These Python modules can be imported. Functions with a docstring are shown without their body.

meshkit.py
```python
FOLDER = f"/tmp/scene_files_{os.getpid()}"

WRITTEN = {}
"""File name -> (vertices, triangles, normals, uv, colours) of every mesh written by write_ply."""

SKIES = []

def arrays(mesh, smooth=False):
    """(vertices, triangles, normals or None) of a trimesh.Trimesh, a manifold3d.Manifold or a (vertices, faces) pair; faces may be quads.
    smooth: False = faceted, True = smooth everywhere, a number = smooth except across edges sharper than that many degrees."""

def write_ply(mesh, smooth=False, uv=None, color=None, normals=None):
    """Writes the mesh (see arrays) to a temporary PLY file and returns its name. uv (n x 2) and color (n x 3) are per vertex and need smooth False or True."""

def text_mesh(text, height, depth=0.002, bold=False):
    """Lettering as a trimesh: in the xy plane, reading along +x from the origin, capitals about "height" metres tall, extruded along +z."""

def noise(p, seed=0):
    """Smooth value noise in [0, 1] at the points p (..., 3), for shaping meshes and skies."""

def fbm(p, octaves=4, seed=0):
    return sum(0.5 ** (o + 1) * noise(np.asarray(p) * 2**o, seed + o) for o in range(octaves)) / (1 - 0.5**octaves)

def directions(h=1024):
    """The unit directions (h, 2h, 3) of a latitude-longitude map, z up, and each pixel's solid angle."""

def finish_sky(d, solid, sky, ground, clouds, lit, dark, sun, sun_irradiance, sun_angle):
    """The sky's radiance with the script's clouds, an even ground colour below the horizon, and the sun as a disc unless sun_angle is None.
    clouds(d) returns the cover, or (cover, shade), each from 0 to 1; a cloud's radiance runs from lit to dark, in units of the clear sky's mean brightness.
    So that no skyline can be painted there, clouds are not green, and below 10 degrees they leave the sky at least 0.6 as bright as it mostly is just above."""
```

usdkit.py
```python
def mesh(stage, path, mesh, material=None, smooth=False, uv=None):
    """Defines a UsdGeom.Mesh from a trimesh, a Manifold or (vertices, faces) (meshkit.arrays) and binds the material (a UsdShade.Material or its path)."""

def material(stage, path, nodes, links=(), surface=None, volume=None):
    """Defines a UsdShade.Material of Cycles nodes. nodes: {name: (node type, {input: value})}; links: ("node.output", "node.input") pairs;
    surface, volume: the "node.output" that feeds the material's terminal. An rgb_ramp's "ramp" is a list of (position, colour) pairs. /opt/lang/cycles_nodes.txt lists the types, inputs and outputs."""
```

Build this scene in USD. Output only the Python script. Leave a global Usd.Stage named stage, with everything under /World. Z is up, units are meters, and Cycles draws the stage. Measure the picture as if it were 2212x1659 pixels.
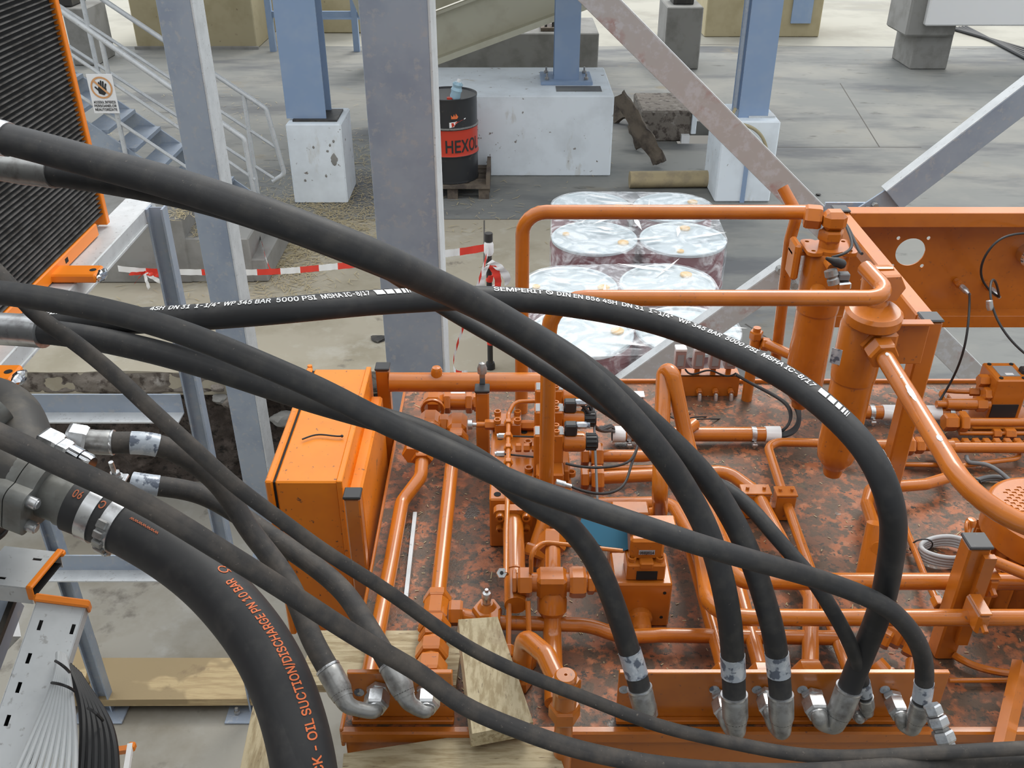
import math, random
import numpy as np, trimesh, usdkit, meshkit
import shapely.geometry as sg
from scipy.interpolate import CubicSpline
from pxr import Usd, UsdGeom, UsdLux, UsdShade, Gf, Sdf

stage = Usd.Stage.CreateInMemory()
UsdGeom.SetStageUpAxis(stage, 'Z'); UsdGeom.SetStageMetersPerUnit(stage, 1.0)
UsdGeom.Xform.Define(stage, '/World'); UsdGeom.Scope.Define(stage, '/World/Looks')

# ---------------------------------------------------------------- camera, sky, sun, exposure
F_PX, TILT, EYE = 2050.0, math.radians(31.0), 3.5
cam = UsdGeom.Camera.Define(stage, '/World/camera')
cam.AddTranslateOp().Set(Gf.Vec3d(0, 0, EYE)); cam.AddRotateXOp().Set(90 - 31.0)
cam.CreateHorizontalApertureAttr(36.0); cam.CreateVerticalApertureAttr(36.0 * 1659 / 2212)
cam.CreateFocalLengthAttr(36.0 * F_PX / 2212); cam.CreateClippingRangeAttr(Gf.Vec2f(0.05, 500))
cam.CreateExposureAttr(-0.05)
dome = UsdLux.DomeLight.Define(stage, '/World/sky')
dome.CreateIntensityAttr(1.0)
sky_m = usdkit.material(stage, '/World/Looks/overcast_sky', {
    'tc': ('texture_coordinate', {}), 'sep': ('separate_xyz', {}),
    'ramp': ('rgb_ramp', {'ramp': [(0.0, (0.16, 0.155, 0.145)), (0.49, (0.20, 0.195, 0.18)), (0.5, (0.40, 0.44, 0.48)), (0.75, (0.98, 1.03, 1.08)), (1.0, (1.40, 1.43, 1.45))]}),
    'mr': ('map_range', {'from_min': -1.0, 'from_max': 1.0}),
    'nz': ('noise_texture', {'scale': 2.5, 'detail': 4.0}), 'nr': ('rgb_ramp', {'ramp': [(0.3, (0.82, 0.82, 0.82)), (0.7, (1.12, 1.12, 1.12))]}),
    'my': ('map_range', {'from_min': -1.0, 'from_max': 1.0, 'to_min': 0.55, 'to_max': 1.75}), 'mz': ('mix_color', {'blend_type': 'multiply', 'fac': 1.0, 'use_clamp': False}), 'mx': ('mix_color', {'blend_type': 'multiply', 'fac': 1.0, 'use_clamp': False}), 'bg': ('background_shader', {'strength': 1.0})},
    [('tc.generated', 'sep.vector'), ('sep.z', 'mr.value'), ('mr.result', 'ramp.fac'), ('tc.generated', 'nz.vector'), ('nz.fac', 'nr.fac'),
     ('ramp.color', 'mx.a'), ('nr.color', 'mx.b'), ('sep.y', 'my.value'), ('my.result', 'mz.b'), ('mx.result', 'mz.a'), ('mz.result', 'bg.color')], surface='bg.background')
UsdShade.MaterialBindingAPI.Apply(dome.GetPrim()).Bind(sky_m)
sun = UsdLux.DistantLight.Define(stage, '/World/sun')
sun.CreateIntensityAttr(3.1); sun.CreateAngleAttr(22.0); sun.CreateColorAttr(Gf.Vec3f(1.0, 0.95, 0.86))
sun.AddRotateXYZOp().Set(Gf.Vec3f(-38.0, 20.0, 0.0))      # high, from beyond the machine and a little to the right

# ---------------------------------------------------------------- geometry helpers
CT, ST = math.cos(TILT), math.sin(TILT)
V = lambda *a: np.array(a, float)

def W(px, py, zc):
    "the point seen at (px, py) in the photograph's frame, zc metres along the optical axis"
    x, y = (px - 1106) / F_PX * zc, (829.5 - py) / F_PX * zc
    return V(x, zc * CT + y * ST, EYE - zc * ST + y * CT)
def _ray(px, py):
    return W(px, py, 1.0) - V(0, 0, EYE)
def OZ(px, py, z):
    r = _ray(px, py); return V(0, 0, EYE) + r * ((z - EYE) / r[2])
def OY(px, py, y):
    r = _ray(px, py); return V(0, 0, EYE) + r * (y / r[1])
def OX(px, py, x):
    r = _ray(px, py); return V(0, 0, EYE) + r * (x / r[0])
def PX(p):
    d = np.asarray(p, float) - V(0, 0, EYE)
    zc = d[..., 1] * CT - d[..., 2] * ST; yc = d[..., 1] * ST + d[..., 2] * CT
    return np.stack([1106 + F_PX * d[..., 0] / zc, 829.5 - F_PX * yc / zc], -1)

def unit(v):
    v = np.asarray(v, float); return v / (np.linalg.norm(v) + 1e-12)
def cat(*ms):
    ms = [m for x in ms for m in (x if isinstance(x, (list, tuple)) else [x])]
    return trimesh.util.concatenate(ms) if len(ms) > 1 else ms[0]
def box(lo, hi, bev=0.0):
    lo, hi = np.minimum(lo, hi), np.maximum(lo, hi)
    if bev:
        return obox((lo + hi) / 2, hi - lo, bev=bev)
    m = trimesh.creation.box(hi - lo); m.apply_translation((lo + hi) / 2); return m
def frame(x, y):
    "rotation with columns x, y', x cross y'"
    x = unit(x); z = unit(np.cross(x, y)); y = np.cross(z, x); return np.stack([x, y, z], 1)
def obox(c, size, R=None, bev=0.0):
    s = np.asarray(size, float)
    if bev:
        b = min(bev, min(s) * 0.45); h = s / 2
        pts = [(sx * (h[0] - bx), sy * (h[1] - by), sz * (h[2] - bz)) for sx in (-1, 1) for sy in (-1, 1) for sz in (-1, 1)
               for bx, by, bz in ((0, b, b), (b, 0, b), (b, b, 0))]
        m = trimesh.convex.convex_hull(np.array(pts))
    else:
        m = trimesh.creation.box(s)
    T = np.eye(4); T[:3, 3] = c
    if R is not None: T[:3, :3] = R
    m.apply_transform(T); return m
def cyl(a, b, r, n=20, r2=None, caps=True):
    return tube([a, b], [r, r if r2 is None else r2], n, caps)
def hexp(a, b, r, n=6, rot=0.0):
    "hexagonal nut, chamfered at both ends"
    a, b = V(*a), V(*b); d = b - a; c = min(0.18, 0.2 * r / (np.linalg.norm(d) + 1e-9))
    return tube([a, a + d * c, b - d * c, b], [r * .9, r, r, r * .9], n, True, rot)
def tube(pts, r, n=16, caps=True, rot=0.0):
    p = np.asarray(pts, float); k = len(p); r = np.broadcast_to(np.asarray(r, float), (k,))
    t = np.gradient(p, axis=0) if k > 2 else np.repeat([p[1] - p[0]], 2, 0)
    t /= np.linalg.norm(t, axis=1, keepdims=True) + 1e-12
    ref = V(0, 0, 1) if abs(t[0][2]) < .9 else V(0, 1, 0)
    a = unit(np.cross(t[0], ref)); A = [a]
    for i in range(1, k):
        a = a - t[i] * np.dot(a, t[i]); a = unit(a); A.append(a)
    A = np.array(A); B = np.cross(t, A); th = np.arange(n) * 2 * np.pi / n + rot
    v = p[:, None] + r[:, None, None] * (np.cos(th)[None, :, None] * A[:, None] + np.sin(th)[None, :, None] * B[:, None])
    i, j = np.meshgrid(np.arange(k - 1), np.arange(n), indexing='ij')
    q = np.stack([i * n + j, i * n + (j + 1) % n, (i + 1) * n + (j + 1) % n, (i + 1) * n + j], -1).reshape(-1, 4)
    f = [q[:, [0, 1, 2]], q[:, [0, 2, 3]]]; vv = [v.reshape(-1, 3)]
    if caps:
        vv.append(p[[0, -1]]); m = k * n; jj = np.arange(n)
        f.append(np.stack([np.full(n, m), (jj + 1) % n, jj], 1)); o = (k - 1) * n
        f.append(np.stack([np.full(n, m + 1), o + jj, o + (jj + 1) % n], 1))
    return trimesh.Trimesh(np.vstack(vv), np.vstack(f), process=False)
def curve(pts, n=60):
    p = np.asarray(pts, float); s = np.r_[0, np.cumsum(np.linalg.norm(np.diff(p, axis=0), axis=1) ** .7)]
    q = CubicSpline(s, p)(np.linspace(0, s[-1], n * 4))
    L = np.r_[0, np.cumsum(np.linalg.norm(np.diff(q, axis=0), axis=1))]
    return np.stack([np.interp(np.linspace(0, L[-1], n), L, q[:, k]) for k in range(3)], 1)
def bent(pts, r, n=7):
    "polyline with rounded corners of radius r (number or list)"
    p = [V(*x) for x in pts]; out = [p[0]]
    rs = [r] * len(p) if np.ndim(r) == 0 else r
    for i in range(1, len(p) - 1):
        a, b = unit(p[i - 1] - p[i]), unit(p[i + 1] - p[i]); ang = math.acos(np.clip(np.dot(a, b), -1, 1))
        if ang > 3.1: out.append(p[i]); continue
        d = min(rs[i] / math.tan(ang / 2), .48 * np.linalg.norm(p[i - 1] - p[i]), .48 * np.linalg.norm(p[i + 1] - p[i])); rr = d * math.tan(ang / 2)
        c = p[i] + unit(a + b) * (rr / math.sin(ang / 2)); u, w = p[i] + a * d - c, p[i] + b * d - c
        om = math.pi - ang
        for t in np.linspace(0, 1, n):
            out.append(c + (math.sin((1 - t) * om) * u + math.sin(t * om) * w) / math.sin(om))
    out.append(p[-1]); return np.array(out)
def lathe(prof, a, d, n=28):
    "prof: (radius, height) along direction d from point a"
    d = unit(d); P = [V(*a) + d * h for _, h in prof]
    ref = V(0, 0, 1) if abs(d[2]) < .9 else V(0, 1, 0); A = unit(np.cross(d, ref)); B = np.cross(d, A)
    th = np.arange(n) * 2 * np.pi / n; ring = np.cos(th)[:, None] * A + np.sin(th)[:, None] * B
    v = np.vstack([p + max(r, 1e-5) * ring for p, (r, _) in zip(P, prof)]); k = len(prof)
    i, j = np.meshgrid(np.arange(k - 1), np.arange(n), indexing='ij')
    q = np.stack([i * n + j, i * n + (j + 1) % n, (i + 1) * n + (j + 1) % n, (i + 1) * n + j], -1).reshape(-1, 4)
    f = [q[:, [0, 1, 2]], q[:, [0, 2, 3]]]; jj = np.arange(n); v = np.vstack([v, P[0], P[-1]]); m = k * n; o = (k - 1) * n
    f += [np.stack([np.full(n, m), (jj + 1) % n, jj], 1), np.stack([np.full(n, m + 1), o + jj, o + (jj + 1) % n], 1)]
    return trimesh.Trimesh(v, np.vstack(f), process=False)
def ext(g, t):
    return trimesh.util.concatenate([trimesh.creation.extrude_polygon(q, t, engine='earcut') for q in getattr(g, 'geoms', [g])])
def prism(poly, t, o, x, y):
    "shapely polygon (or 2-D points) in the plane o + u x + v y, extruded by t along x cross y"
    g = poly if hasattr(poly, 'geom_type') else sg.Polygon(poly)
    m = ext(g, t)
    T = np.eye(4); x, y = unit(x), unit(y); T[:3, 0], T[:3, 1], T[:3, 2], T[:3, 3] = x, y, np.cross(x, y), o
    m.apply_transform(T); return m
def ibeam(a, b, h, w, up, tw=.008, tf=.012):
    "I section from a to b: web along 'up' (depth h), flanges of width w"
    a, b = V(*a), V(*b); L = np.linalg.norm(b - a); R = frame(b - a, up); c = (a + b) / 2; u = R[:, 1]
    return [obox(c, (L, h - 2 * tf, tw), R), obox(c + u * (h - tf) / 2, (L, tf, w), R), obox(c - u * (h - tf) / 2, (L, tf, w), R)]
def beam(a, b, w, h, up=(0, 0, 1), bev=0.0):
    a, b = V(*a), V(*b); return obox((a + b) / 2, (np.linalg.norm(b - a), h, w), frame(b - a, up), bev)
def torus(c, axis, R, r, n=28, k=10):
    axis = unit(axis); ref = V(0, 0, 1) if abs(axis[2]) < .9 else V(0, 1, 0); A = unit(np.cross(axis, ref)); B = np.cross(axis, A)
    th = np.linspace(0, 2 * np.pi, n + 1); return tube([V(*c) + R * (math.cos(t) * A + math.sin(t) * B) for t in th], r, k, False)

# ---------------------------------------------------------------- naming, things, parts
used = {}
def path_of(parent, name):
    k = (parent, name); i = used.get(k, 0); used[k] = i + 1
    return f'{parent}/{name}' + (f'_{i:03d}' if i else '')
def data(prim, **kw):
    for k, v in kw.items():
        if v: prim.SetCustomDataByKey(k, v)
def emit(path, mesh, mat, smooth, origin=None):
    if origin is not None:
        mesh = mesh.copy(); mesh.apply_translation(-np.asarray(origin))
    return usdkit.mesh(stage, path, mesh, M[mat], smooth=smooth)
class Thing:
    "one top-level object: an Xform at its base whose children are its parts"
    def __init__(self, name, label, category, group=None, kind=None):
        self.path = path_of('/World', name); self.meta = dict(label=label, category=category, group=group, kind=kind); self.items = []
    def part(self, name, mesh, mat, smooth=35, label=None, kind=None, parent=None):
        p = path_of(parent or self.path, name); self.items.append((p, cat(mesh), mat, smooth, label, kind)); return p
    def done(self, base=None):
        lo = np.min([m.bounds[0] for _, m, *_ in self.items], 0); hi = np.max([m.bounds[1] for _, m, *_ in self.items], 0)
        o = V((lo[0] + hi[0]) / 2, (lo[1] + hi[1]) / 2, lo[2]) if base is None else V(*base)
        x = UsdGeom.Xform.Define(stage, self.path); x.AddTranslateOp().Set(Gf.Vec3d(*map(float, o))); data(x.GetPrim(), **self.meta)
        for p, m, mat, sm, label, kind in self.items:
            data(emit(p, m, mat, sm, o).GetPrim(), label=label, kind=kind)
        self.origin = o; return self
def solo(name, mesh, mat, label, category, smooth=35, group=None, kind=None):
    "a thing that is one mesh"
    m = cat(mesh); p = path_of('/World', name)
    lo, hi = m.bounds; o = V((lo[0] + hi[0]) / 2, (lo[1] + hi[1]) / 2, lo[2])
    g = emit(p, m, mat, smooth, o); g.AddTranslateOp().Set(Gf.Vec3d(*map(float, o)))
    data(g.GetPrim(), label=label, category=category, group=group, kind=kind); return g
def struct(name, mesh, mat, smooth=35, label=None, cat_=None):
    g = emit(path_of('/World', name), cat(mesh), mat, smooth); data(g.GetPrim(), kind='structure', label=label, category=cat_); return g
def copy_of(th, name, loc, rotz, label, group=None):
    p = path_of('/World', name); x = UsdGeom.Xform.Define(stage, p); x.AddTranslateOp().Set(Gf.Vec3d(*map(float, loc))); x.AddRotateZOp().Set(float(rotz))
    pr = x.GetPrim(); pr.GetReferences().AddInternalReference(th.path); pr.SetInstanceable(True)
    data(pr, label=label, category=th.meta['category'], group=group or th.meta['group']); return pr

# ---------------------------------------------------------------- materials
M = {}
def mat(name, base, rough=.5, metal=0.0, spots=(), bump=None, spec=.5, coat=0.0, rough2=None, coords='geometry.position'):
    """spots: (colour, scale, low, high, detail[, stretch]) layers mixed over base where noise runs from low to high; bump: (scale, strength, distance)"""
    n = {'g': ('geometry', {}), 'tc': ('texture_coordinate', {}), 'p': ('principled_bsdf', {'roughness': rough, 'metallic': metal, 'specular_ior_level': spec, 'coat_weight': coat, 'coat_roughness': .15, 'base_color': base})}
    src = 'g.position' if coords.startswith('geo') else 'tc.object'; l = []; last = None
    for i, s in enumerate(spots):
        col, sc, lo, hi, det = s[:5]; st = s[5] if len(s) > 5 else (1, 1, 1)
        n[f'm{i}'] = ('mapping', {'scale': st, 'location': (i * 3.7, i * 1.3, i * 5.1)}); n[f'n{i}'] = ('noise_texture', {'scale': sc, 'detail': det, 'roughness': .6})
        n[f'r{i}'] = ('map_range', {'from_min': lo, 'from_max': hi, 'to_min': 0.0, 'to_max': 1.0, 'clamp': True})
        n[f'x{i}'] = ('mix_color', {'a': base, 'b': col})
        l += [(src, f'm{i}.vector'), (f'm{i}.vector', f'n{i}.vector'), (f'n{i}.fac', f'r{i}.value'), (f'r{i}.result', f'x{i}.fac')]
        if last: l.append((last, f'x{i}.a'))
        last = f'x{i}.result'
    if last: l.append((last, 'p.base_color'))
    if rough2 is not None and spots:
        n['rr'] = ('map_range', {'from_min': 0.0, 'from_max': 1.0, 'to_min': rough, 'to_max': rough2}); l += [(f'r{len(spots)-1}.result', 'rr.value'), ('rr.result', 'p.roughness')]
    if bump:
        n['bn'] = ('noise_texture', {'scale': bump[0], 'detail': 4.0, 'roughness': .6}); n['b'] = ('bump', {'strength': bump[1], 'distance': bump[2]})
        l += [(src, 'bn.vector'), ('bn.fac', 'b.height'), ('b.normal', 'p.normal')]
    M[name] = usdkit.material(stage, '/World/Looks/' + name, n, l, surface='p.BSDF')

OR = (0.47, 0.134, 0.012)
mat('orange_paint', OR, .27, coat=.7, spots=[((.40, .108, .010), 9, .45, .7, 3), ((.20, .07, .03), 90, .64, .72, 4)], bump=(160, .05, .002))
mat('orange_bright', (0.78, 0.225, 0.008), .36, spots=[((.70, .19, .008), 7, .45, .7, 3), ((.16, .06, .03), 60, .64, .70, 5), ((.25, .10, .03), 18, .66, .74, 6)])
mat('orange_deck', (0.37, 0.120, 0.045), .5, spots=[((.46, .18, .085), 20, .5, .62, 5), ((.17, .075, .04), 15, .43, .54, 8), ((.10, .062, .038), 30, .48, .56, 8), ((.05, .04, .03), 75, .56, .63, 6), ((.12, .10, .055), 10, .62, .76, 6), ((.055, .04, .03), 7, .63, .66, 5)], bump=(150, .35, .004), rough2=.05)
mat('orange_plastic', (0.85, 0.23, 0.015), .35)
mat('rubber', (0.021, 0.021, 0.022), .58, spots=[((.045, .042, .038), 30, .45, .75, 5), ((.10, .085, .07), 160, .68, .76, 3)], bump=(420, .12, .001))
mat('rubber_dusty', (0.033, 0.031, 0.030), .72, spots=[((.085, .072, .06), 22, .42, .72, 6), ((.14, .12, .10), 140, .66, .75, 3)], bump=(300, .2, .001))
mat('rubber_clean', (0.018, 0.018, 0.019), .55, spots=[((.04, .038, .036), 25, .5, .8, 4)], bump=(500, .08, .001))
mat('zinc', (0.62, 0.63, 0.64), .28, .9, spots=[((.42, .42, .42), 60, .5, .7, 3)])
mat('zinc_dull', (0.36, 0.36, 0.35), .34, .7, spots=[((.20, .19, .18), 40, .45, .7, 5)])
mat('chrome', (0.75, 0.76, 0.78), .12, 1.0)
mat('galvanised', (0.335, 0.385, 0.455), .45, .35, spots=[((.275, .325, .405), 5, .4, .65, 5), ((.39, .41, .44), 30, .55, .7, 3)])
mat('galvanised_light', (0.58, 0.60, 0.61), .5, .25, spots=[((.50, .52, .53), 10, .4, .65, 5), ((.38, .38, .38), 60, .62, .7, 3)])  # paler zinc; also paints light onto lit column, brace and crossbeam faces
mat('galvanised_brace', (0.46, 0.46, 0.46), .45, .3, spots=[((.40, .27, .26), 5, .56, .68, 4), ((.52, .54, .57), 24, .5, .65, 3)])
mat('blue_grey_paint', (0.235, 0.325, 0.475), .5, spots=[((.27, .35, .48), 5, .45, .7, 4)])
mat('concrete', (0.205, 0.21, 0.20), .80, spots=[((.27, .265, .24), 0.6, .45, .62, 6), ((.125, .13, .135), 0.8, .50, .63, 9, (.5, 1.5, 1)), ((.23, .20, .145), 1.4, .62, .76, 8), ((.10, .098, .09), 4, .62, .73, 9, (.6, 1.4, 1))], bump=(40, .15, .004))
mat('concrete_warm', (0.385, 0.345, 0.265), .85, spots=[((.31, .275, .20), 1.3, .48, .64, 7), ((.44, .41, .34), 3, .55, .7, 6), ((.17, .15, .12), 3.2, .66, .74, 8)], bump=(40, .15, .004))
mat('concrete_far', (0.40, 0.385, 0.33), .85, spots=[((.31, .295, .25), 0.5, .45, .6, 6), ((.30, .29, .26), 1.1, .60, .72, 7, (.5, 1.4, 1))], bump=(40, .1, .004))  # paler base puts the full sun on the far ground into the colour
mat('joint', (.11, .10, .09), .95)
mat('concrete_pit', (0.285, 0.27, 0.232), .88, spots=[((.21, .19, .15), 1.1, .48, .62, 7), ((.10, .085, .07), 2.3, .60, .70, 8), ((.34, .33, .30), 2.0, .58, .7, 6)], bump=(60, .15, .004))
mat('concrete_light', (0.76, 0.82, 0.87), .85, spots=[((.66, .71, .75), 2.4, .45, .66, 7), ((.50, .48, .42), 3.5, .60, .75, 8, (1, 1, .4)), ((.22, .20, .18), 14, .66, .70, 5)], bump=(50, .1, .003))
mat('concrete_grey', (0.27, 0.265, 0.25), .88, spots=[((.20, .195, .18), 3, .45, .65, 6)], bump=(50, .1, .003))
mat('concrete_edge', (0.19, 0.165, 0.14), .9, spots=[((.30, .28, .25), 8, .55, .7, 7), ((.07, .055, .045), 14, .5, .62, 7)], bump=(30, .6, .012))
mat('earth', (0.060, 0.046, 0.038), .95, spots=[((.125, .10, .085), 9, .5, .68, 7), ((.02, .016, .013), 22, .52, .62, 6)], bump=(38, .8, .015))
mat('tan_render', (0.40, 0.345, 0.215), .85, spots=[((.34, .29, .17), 3, .45, .7, 6), ((.16, .12, .08), 10, .66, .74, 5)])
mat('beige_steel', (0.60, 0.57, 0.44), .55, spots=[((.52, .48, .36), 3, .5, .7, 5)])
mat('wood', (0.47, 0.36, 0.195), .78, spots=[((.36, .26, .135), 5, .42, .62, 8, (1, 9, 9)), ((.30, .225, .12), 2.2, .50, .54, 3), ((.20, .14, .08), 4, .60, .72, 6)], bump=(70, .3, .003), coords='object')
mat('wood_pale', (0.50, 0.425, 0.275), .8, spots=[((.34, .27, .155), 11, .44, .60, 8, (8, 1, 8)), ((.27, .20, .12), 5, .58, .70, 7), ((.20, .15, .09), 24, .62, .70, 6, (6, 1, 6))], bump=(80, .25, .003), coords='object')
mat('wood_pale_across', (0.50, 0.425, 0.275), .8, spots=[((.34, .27, .155), 11, .44, .60, 8, (1, 8, 8)), ((.27, .20, .12), 5, .58, .70, 7), ((.20, .15, .09), 24, .62, .70, 6, (1, 6, 6))], bump=(80, .25, .003), coords='object')
mat('wood_dark', (0.15, 0.12, 0.09), .85, spots=[((.07, .055, .045), 6, .45, .62, 8)], bump=(40, .5, .006))
mat('log', (0.42, 0.34, 0.20), .85, spots=[((.33, .27, .17), 8, .45, .62, 8)])
mat('straw', (0.47, 0.39, 0.23), .8)
mat('black_plastic', (0.022, 0.022, 0.023), .4)
mat('black_paint', (0.020, 0.021, 0.023), .35, spots=[((.05, .045, .04), 20, .6, .72, 4)])
mat('grey_cap', (0.06, 0.062, 0.066), .5, spots=[((.22, .22, .22), 40, .62, .72, 4)])
mat('steel_dark', (0.036, 0.034, 0.032), .55, .1, spots=[((.085, .075, .06), 12, .50, .70, 6)])
mat('steel_cast', (0.19, 0.195, 0.185), .48, .45, spots=[((.12, .12, .11), 12, .45, .65, 5)])
mat('white_paint', (0.80, 0.80, 0.80), .5)
mat('white_print', (0.85, 0.85, 0.84), .6)
mat('orange_print', (0.75, 0.17, 0.05), .6)
mat('orange_print_faint', (0.40, 0.10, 0.035), .6)
mat('red_paint', (0.52, 0.045, 0.022), .4)
mat('red_tape', (0.72, 0.05, 0.03), .45)
mat('white_tape', (0.82, 0.82, 0.81), .45)
mat('label_silver', (0.40, 0.44, 0.49), .35, .2, spots=[((.55, .58, .61), 40, .5, .6, 3), ((.12, .14, .18), 45, .54, .60, 3)])
mat('label_grey', (0.28, 0.29, 0.30), .4)
mat('black_print', (0.02, 0.02, 0.02), .6)
mat('cable_grey', (0.16, 0.165, 0.17), .5)
mat('cable_light', (0.50, 0.52, 0.53), .5)
mat('cable_black', (0.018, 0.018, 0.019), .5)
mat('blue_plastic', (0.016, 0.115, 0.19), .5)
mat('drum_top', (0.55, 0.60, 0.62), .38, .25)
mat('drum_side', (0.20, 0.045, 0.055), .4)
mat('bung', (0.72, 0.44, 0.14), .5)
mat('fin_dark', (0.13, 0.125, 0.12), .6, .2, spots=[((.06, .055, .05), 14, .45, .6, 5)])
mat('core_dark', (0.012, 0.012, 0.012), .8)
mat('hole_dark', (0.01, 0.01, 0.01), .9)
mat('prohibition', (0.62, 0.32, 0.14), .6)
mat('bottle_plastic', (0.35, 0.52, 0.62), .15)
mat('clear_plastic', (0.75, 0.80, 0.85), .15)
mat('switch_body', (0.36, 0.24, 0.22), .2)
mat('leaf', (0.16, 0.11, 0.06), .8)
# plastic film: mostly see-through, crumpled and glossy
M['film'] = usdkit.material(stage, '/World/Looks/film', {
    'g': ('geometry', {}), 'n': ('noise_texture', {'scale': 7.0, 'detail': 3.0, 'distortion': 1.6}), 'b': ('bump', {'strength': .9, 'distance': .03}),
    't': ('transparent_bsdf', {'color': (.93, .95, .96)}), 'd': ('principled_bsdf', {'base_color': (.86, .88, .90), 'roughness': .16, 'specular_ior_level': 1.0}),
    'n2': ('noise_texture', {'scale': 5.0, 'detail': 3.0, 'distortion': 3.0}), 'r': ('map_range', {'from_min': .45, 'from_max': .72, 'to_min': .10, 'to_max': .48, 'clamp': True}), 'm': ('mix_closure', {})},
    [('g.position', 'n.vector'), ('n.fac', 'b.height'), ('b.normal', 'd.normal'), ('g.position', 'n2.vector'), ('n2.fac', 'r.value'), ('r.result', 'm.fac'), ('t.BSDF', 'm.closure1'), ('d.BSDF', 'm.closure2')], surface='m.closure')
# ================================================================ THE SETTING: yard slab, pit, earth bank
PIT, EDGE = -1.1, 6.0
rng = np.random.default_rng(7)
def grid(u0, u1, nu, v0, v1, nv, f):
    u, w = np.meshgrid(np.linspace(u0, u1, nu), np.linspace(v0, v1, nv), indexing='ij')
    p = f(u.ravel(), w.ravel()); i, j = np.meshgrid(np.arange(nu - 1), np.arange(nv - 1), indexing='ij')
    a = (i * nv + j).ravel(); q = np.stack([a, a + nv, a + nv + 1, a + 1], 1)
    return trimesh.Trimesh(p, np.vstack([q[:, [0, 1, 2]], q[:, [0, 2, 3]]]), process=False)
EX = 0.0                                             # right of this the slab reaches in under the drums
xs = np.linspace(-9, EX, 70)
edge = [(x, EDGE + .035 * (meshkit.fbm(V(x * 3, 0, 0), 4) - .5) * 2) for x in xs]
slab = sg.Polygon([(-30, 60), (-30, EDGE)] + edge + [(EX, 4.0), (30, 4.0), (30, 60)])
slab = slab.difference(sg.box(2.05, 11.6, 2.75, 12.6))
yj, yf = OZ(900, 474, 0)[1], OZ(1800, 100, 0)[1]
for nm, region, m_ in (('grey', sg.box(-30, yj, 30, yf).union(sg.box(.9, 0, 30, yj)), 'concrete'), ('pale warm', sg.box(-30, 0, .9, yj), 'concrete_warm'), ('painted_sunlit', sg.box(-30, yf, 30, 60), 'concrete_far')):
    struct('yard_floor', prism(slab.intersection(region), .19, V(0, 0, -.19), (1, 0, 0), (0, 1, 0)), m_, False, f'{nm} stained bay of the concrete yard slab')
struct('pit_floor', box((-9, -3, PIT - .1), (9, 6.4, PIT)), 'concrete_pit', False, 'grey concrete floor of the pit')
struct('wall_back', box((-9, -1.7, PIT), (9, -1.4, 6.4)), 'concrete_grey', False, 'unseen grey wall added behind the platform to shade the fronts')  # never in view; added to cut the light on faces toward the camera
struct('floor_platform', box((-3, -1.4, 1.84), (3, .35, 1.90)), 'galvanised', False, 'steel platform before the added wall')
def bank(u, w):
    n = meshkit.fbm(np.stack([u * 3, w * 3, 0 * u], 1), 5, 3); m = meshkit.fbm(np.stack([u * 14, w * 14, 0 * u + 5], 1), 3, 8)
    return np.stack([u, EDGE + .09 - .16 * (n - .5) - .07 * (m - .5) - .03 * w, w], 1)
struct('wall_pit', grid(-9, EX, 320, PIT - .02, -.10, 50, bank), 'earth', 40, 'dark earth bank under the slab edge')
def lipf(u, w):
    n = meshkit.fbm(np.stack([u * 8, w * 10, 0 * u], 1), 4, 5)
    return np.stack([u, EDGE - .012 - .05 * (n - .5) + .02 * (w < -.17), w], 1)
struct('trim_1', grid(-9, EX, 260, -.20, -.004, 14, lipf), 'concrete_edge', 40, 'rough broken face of the slab edge')
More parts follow.
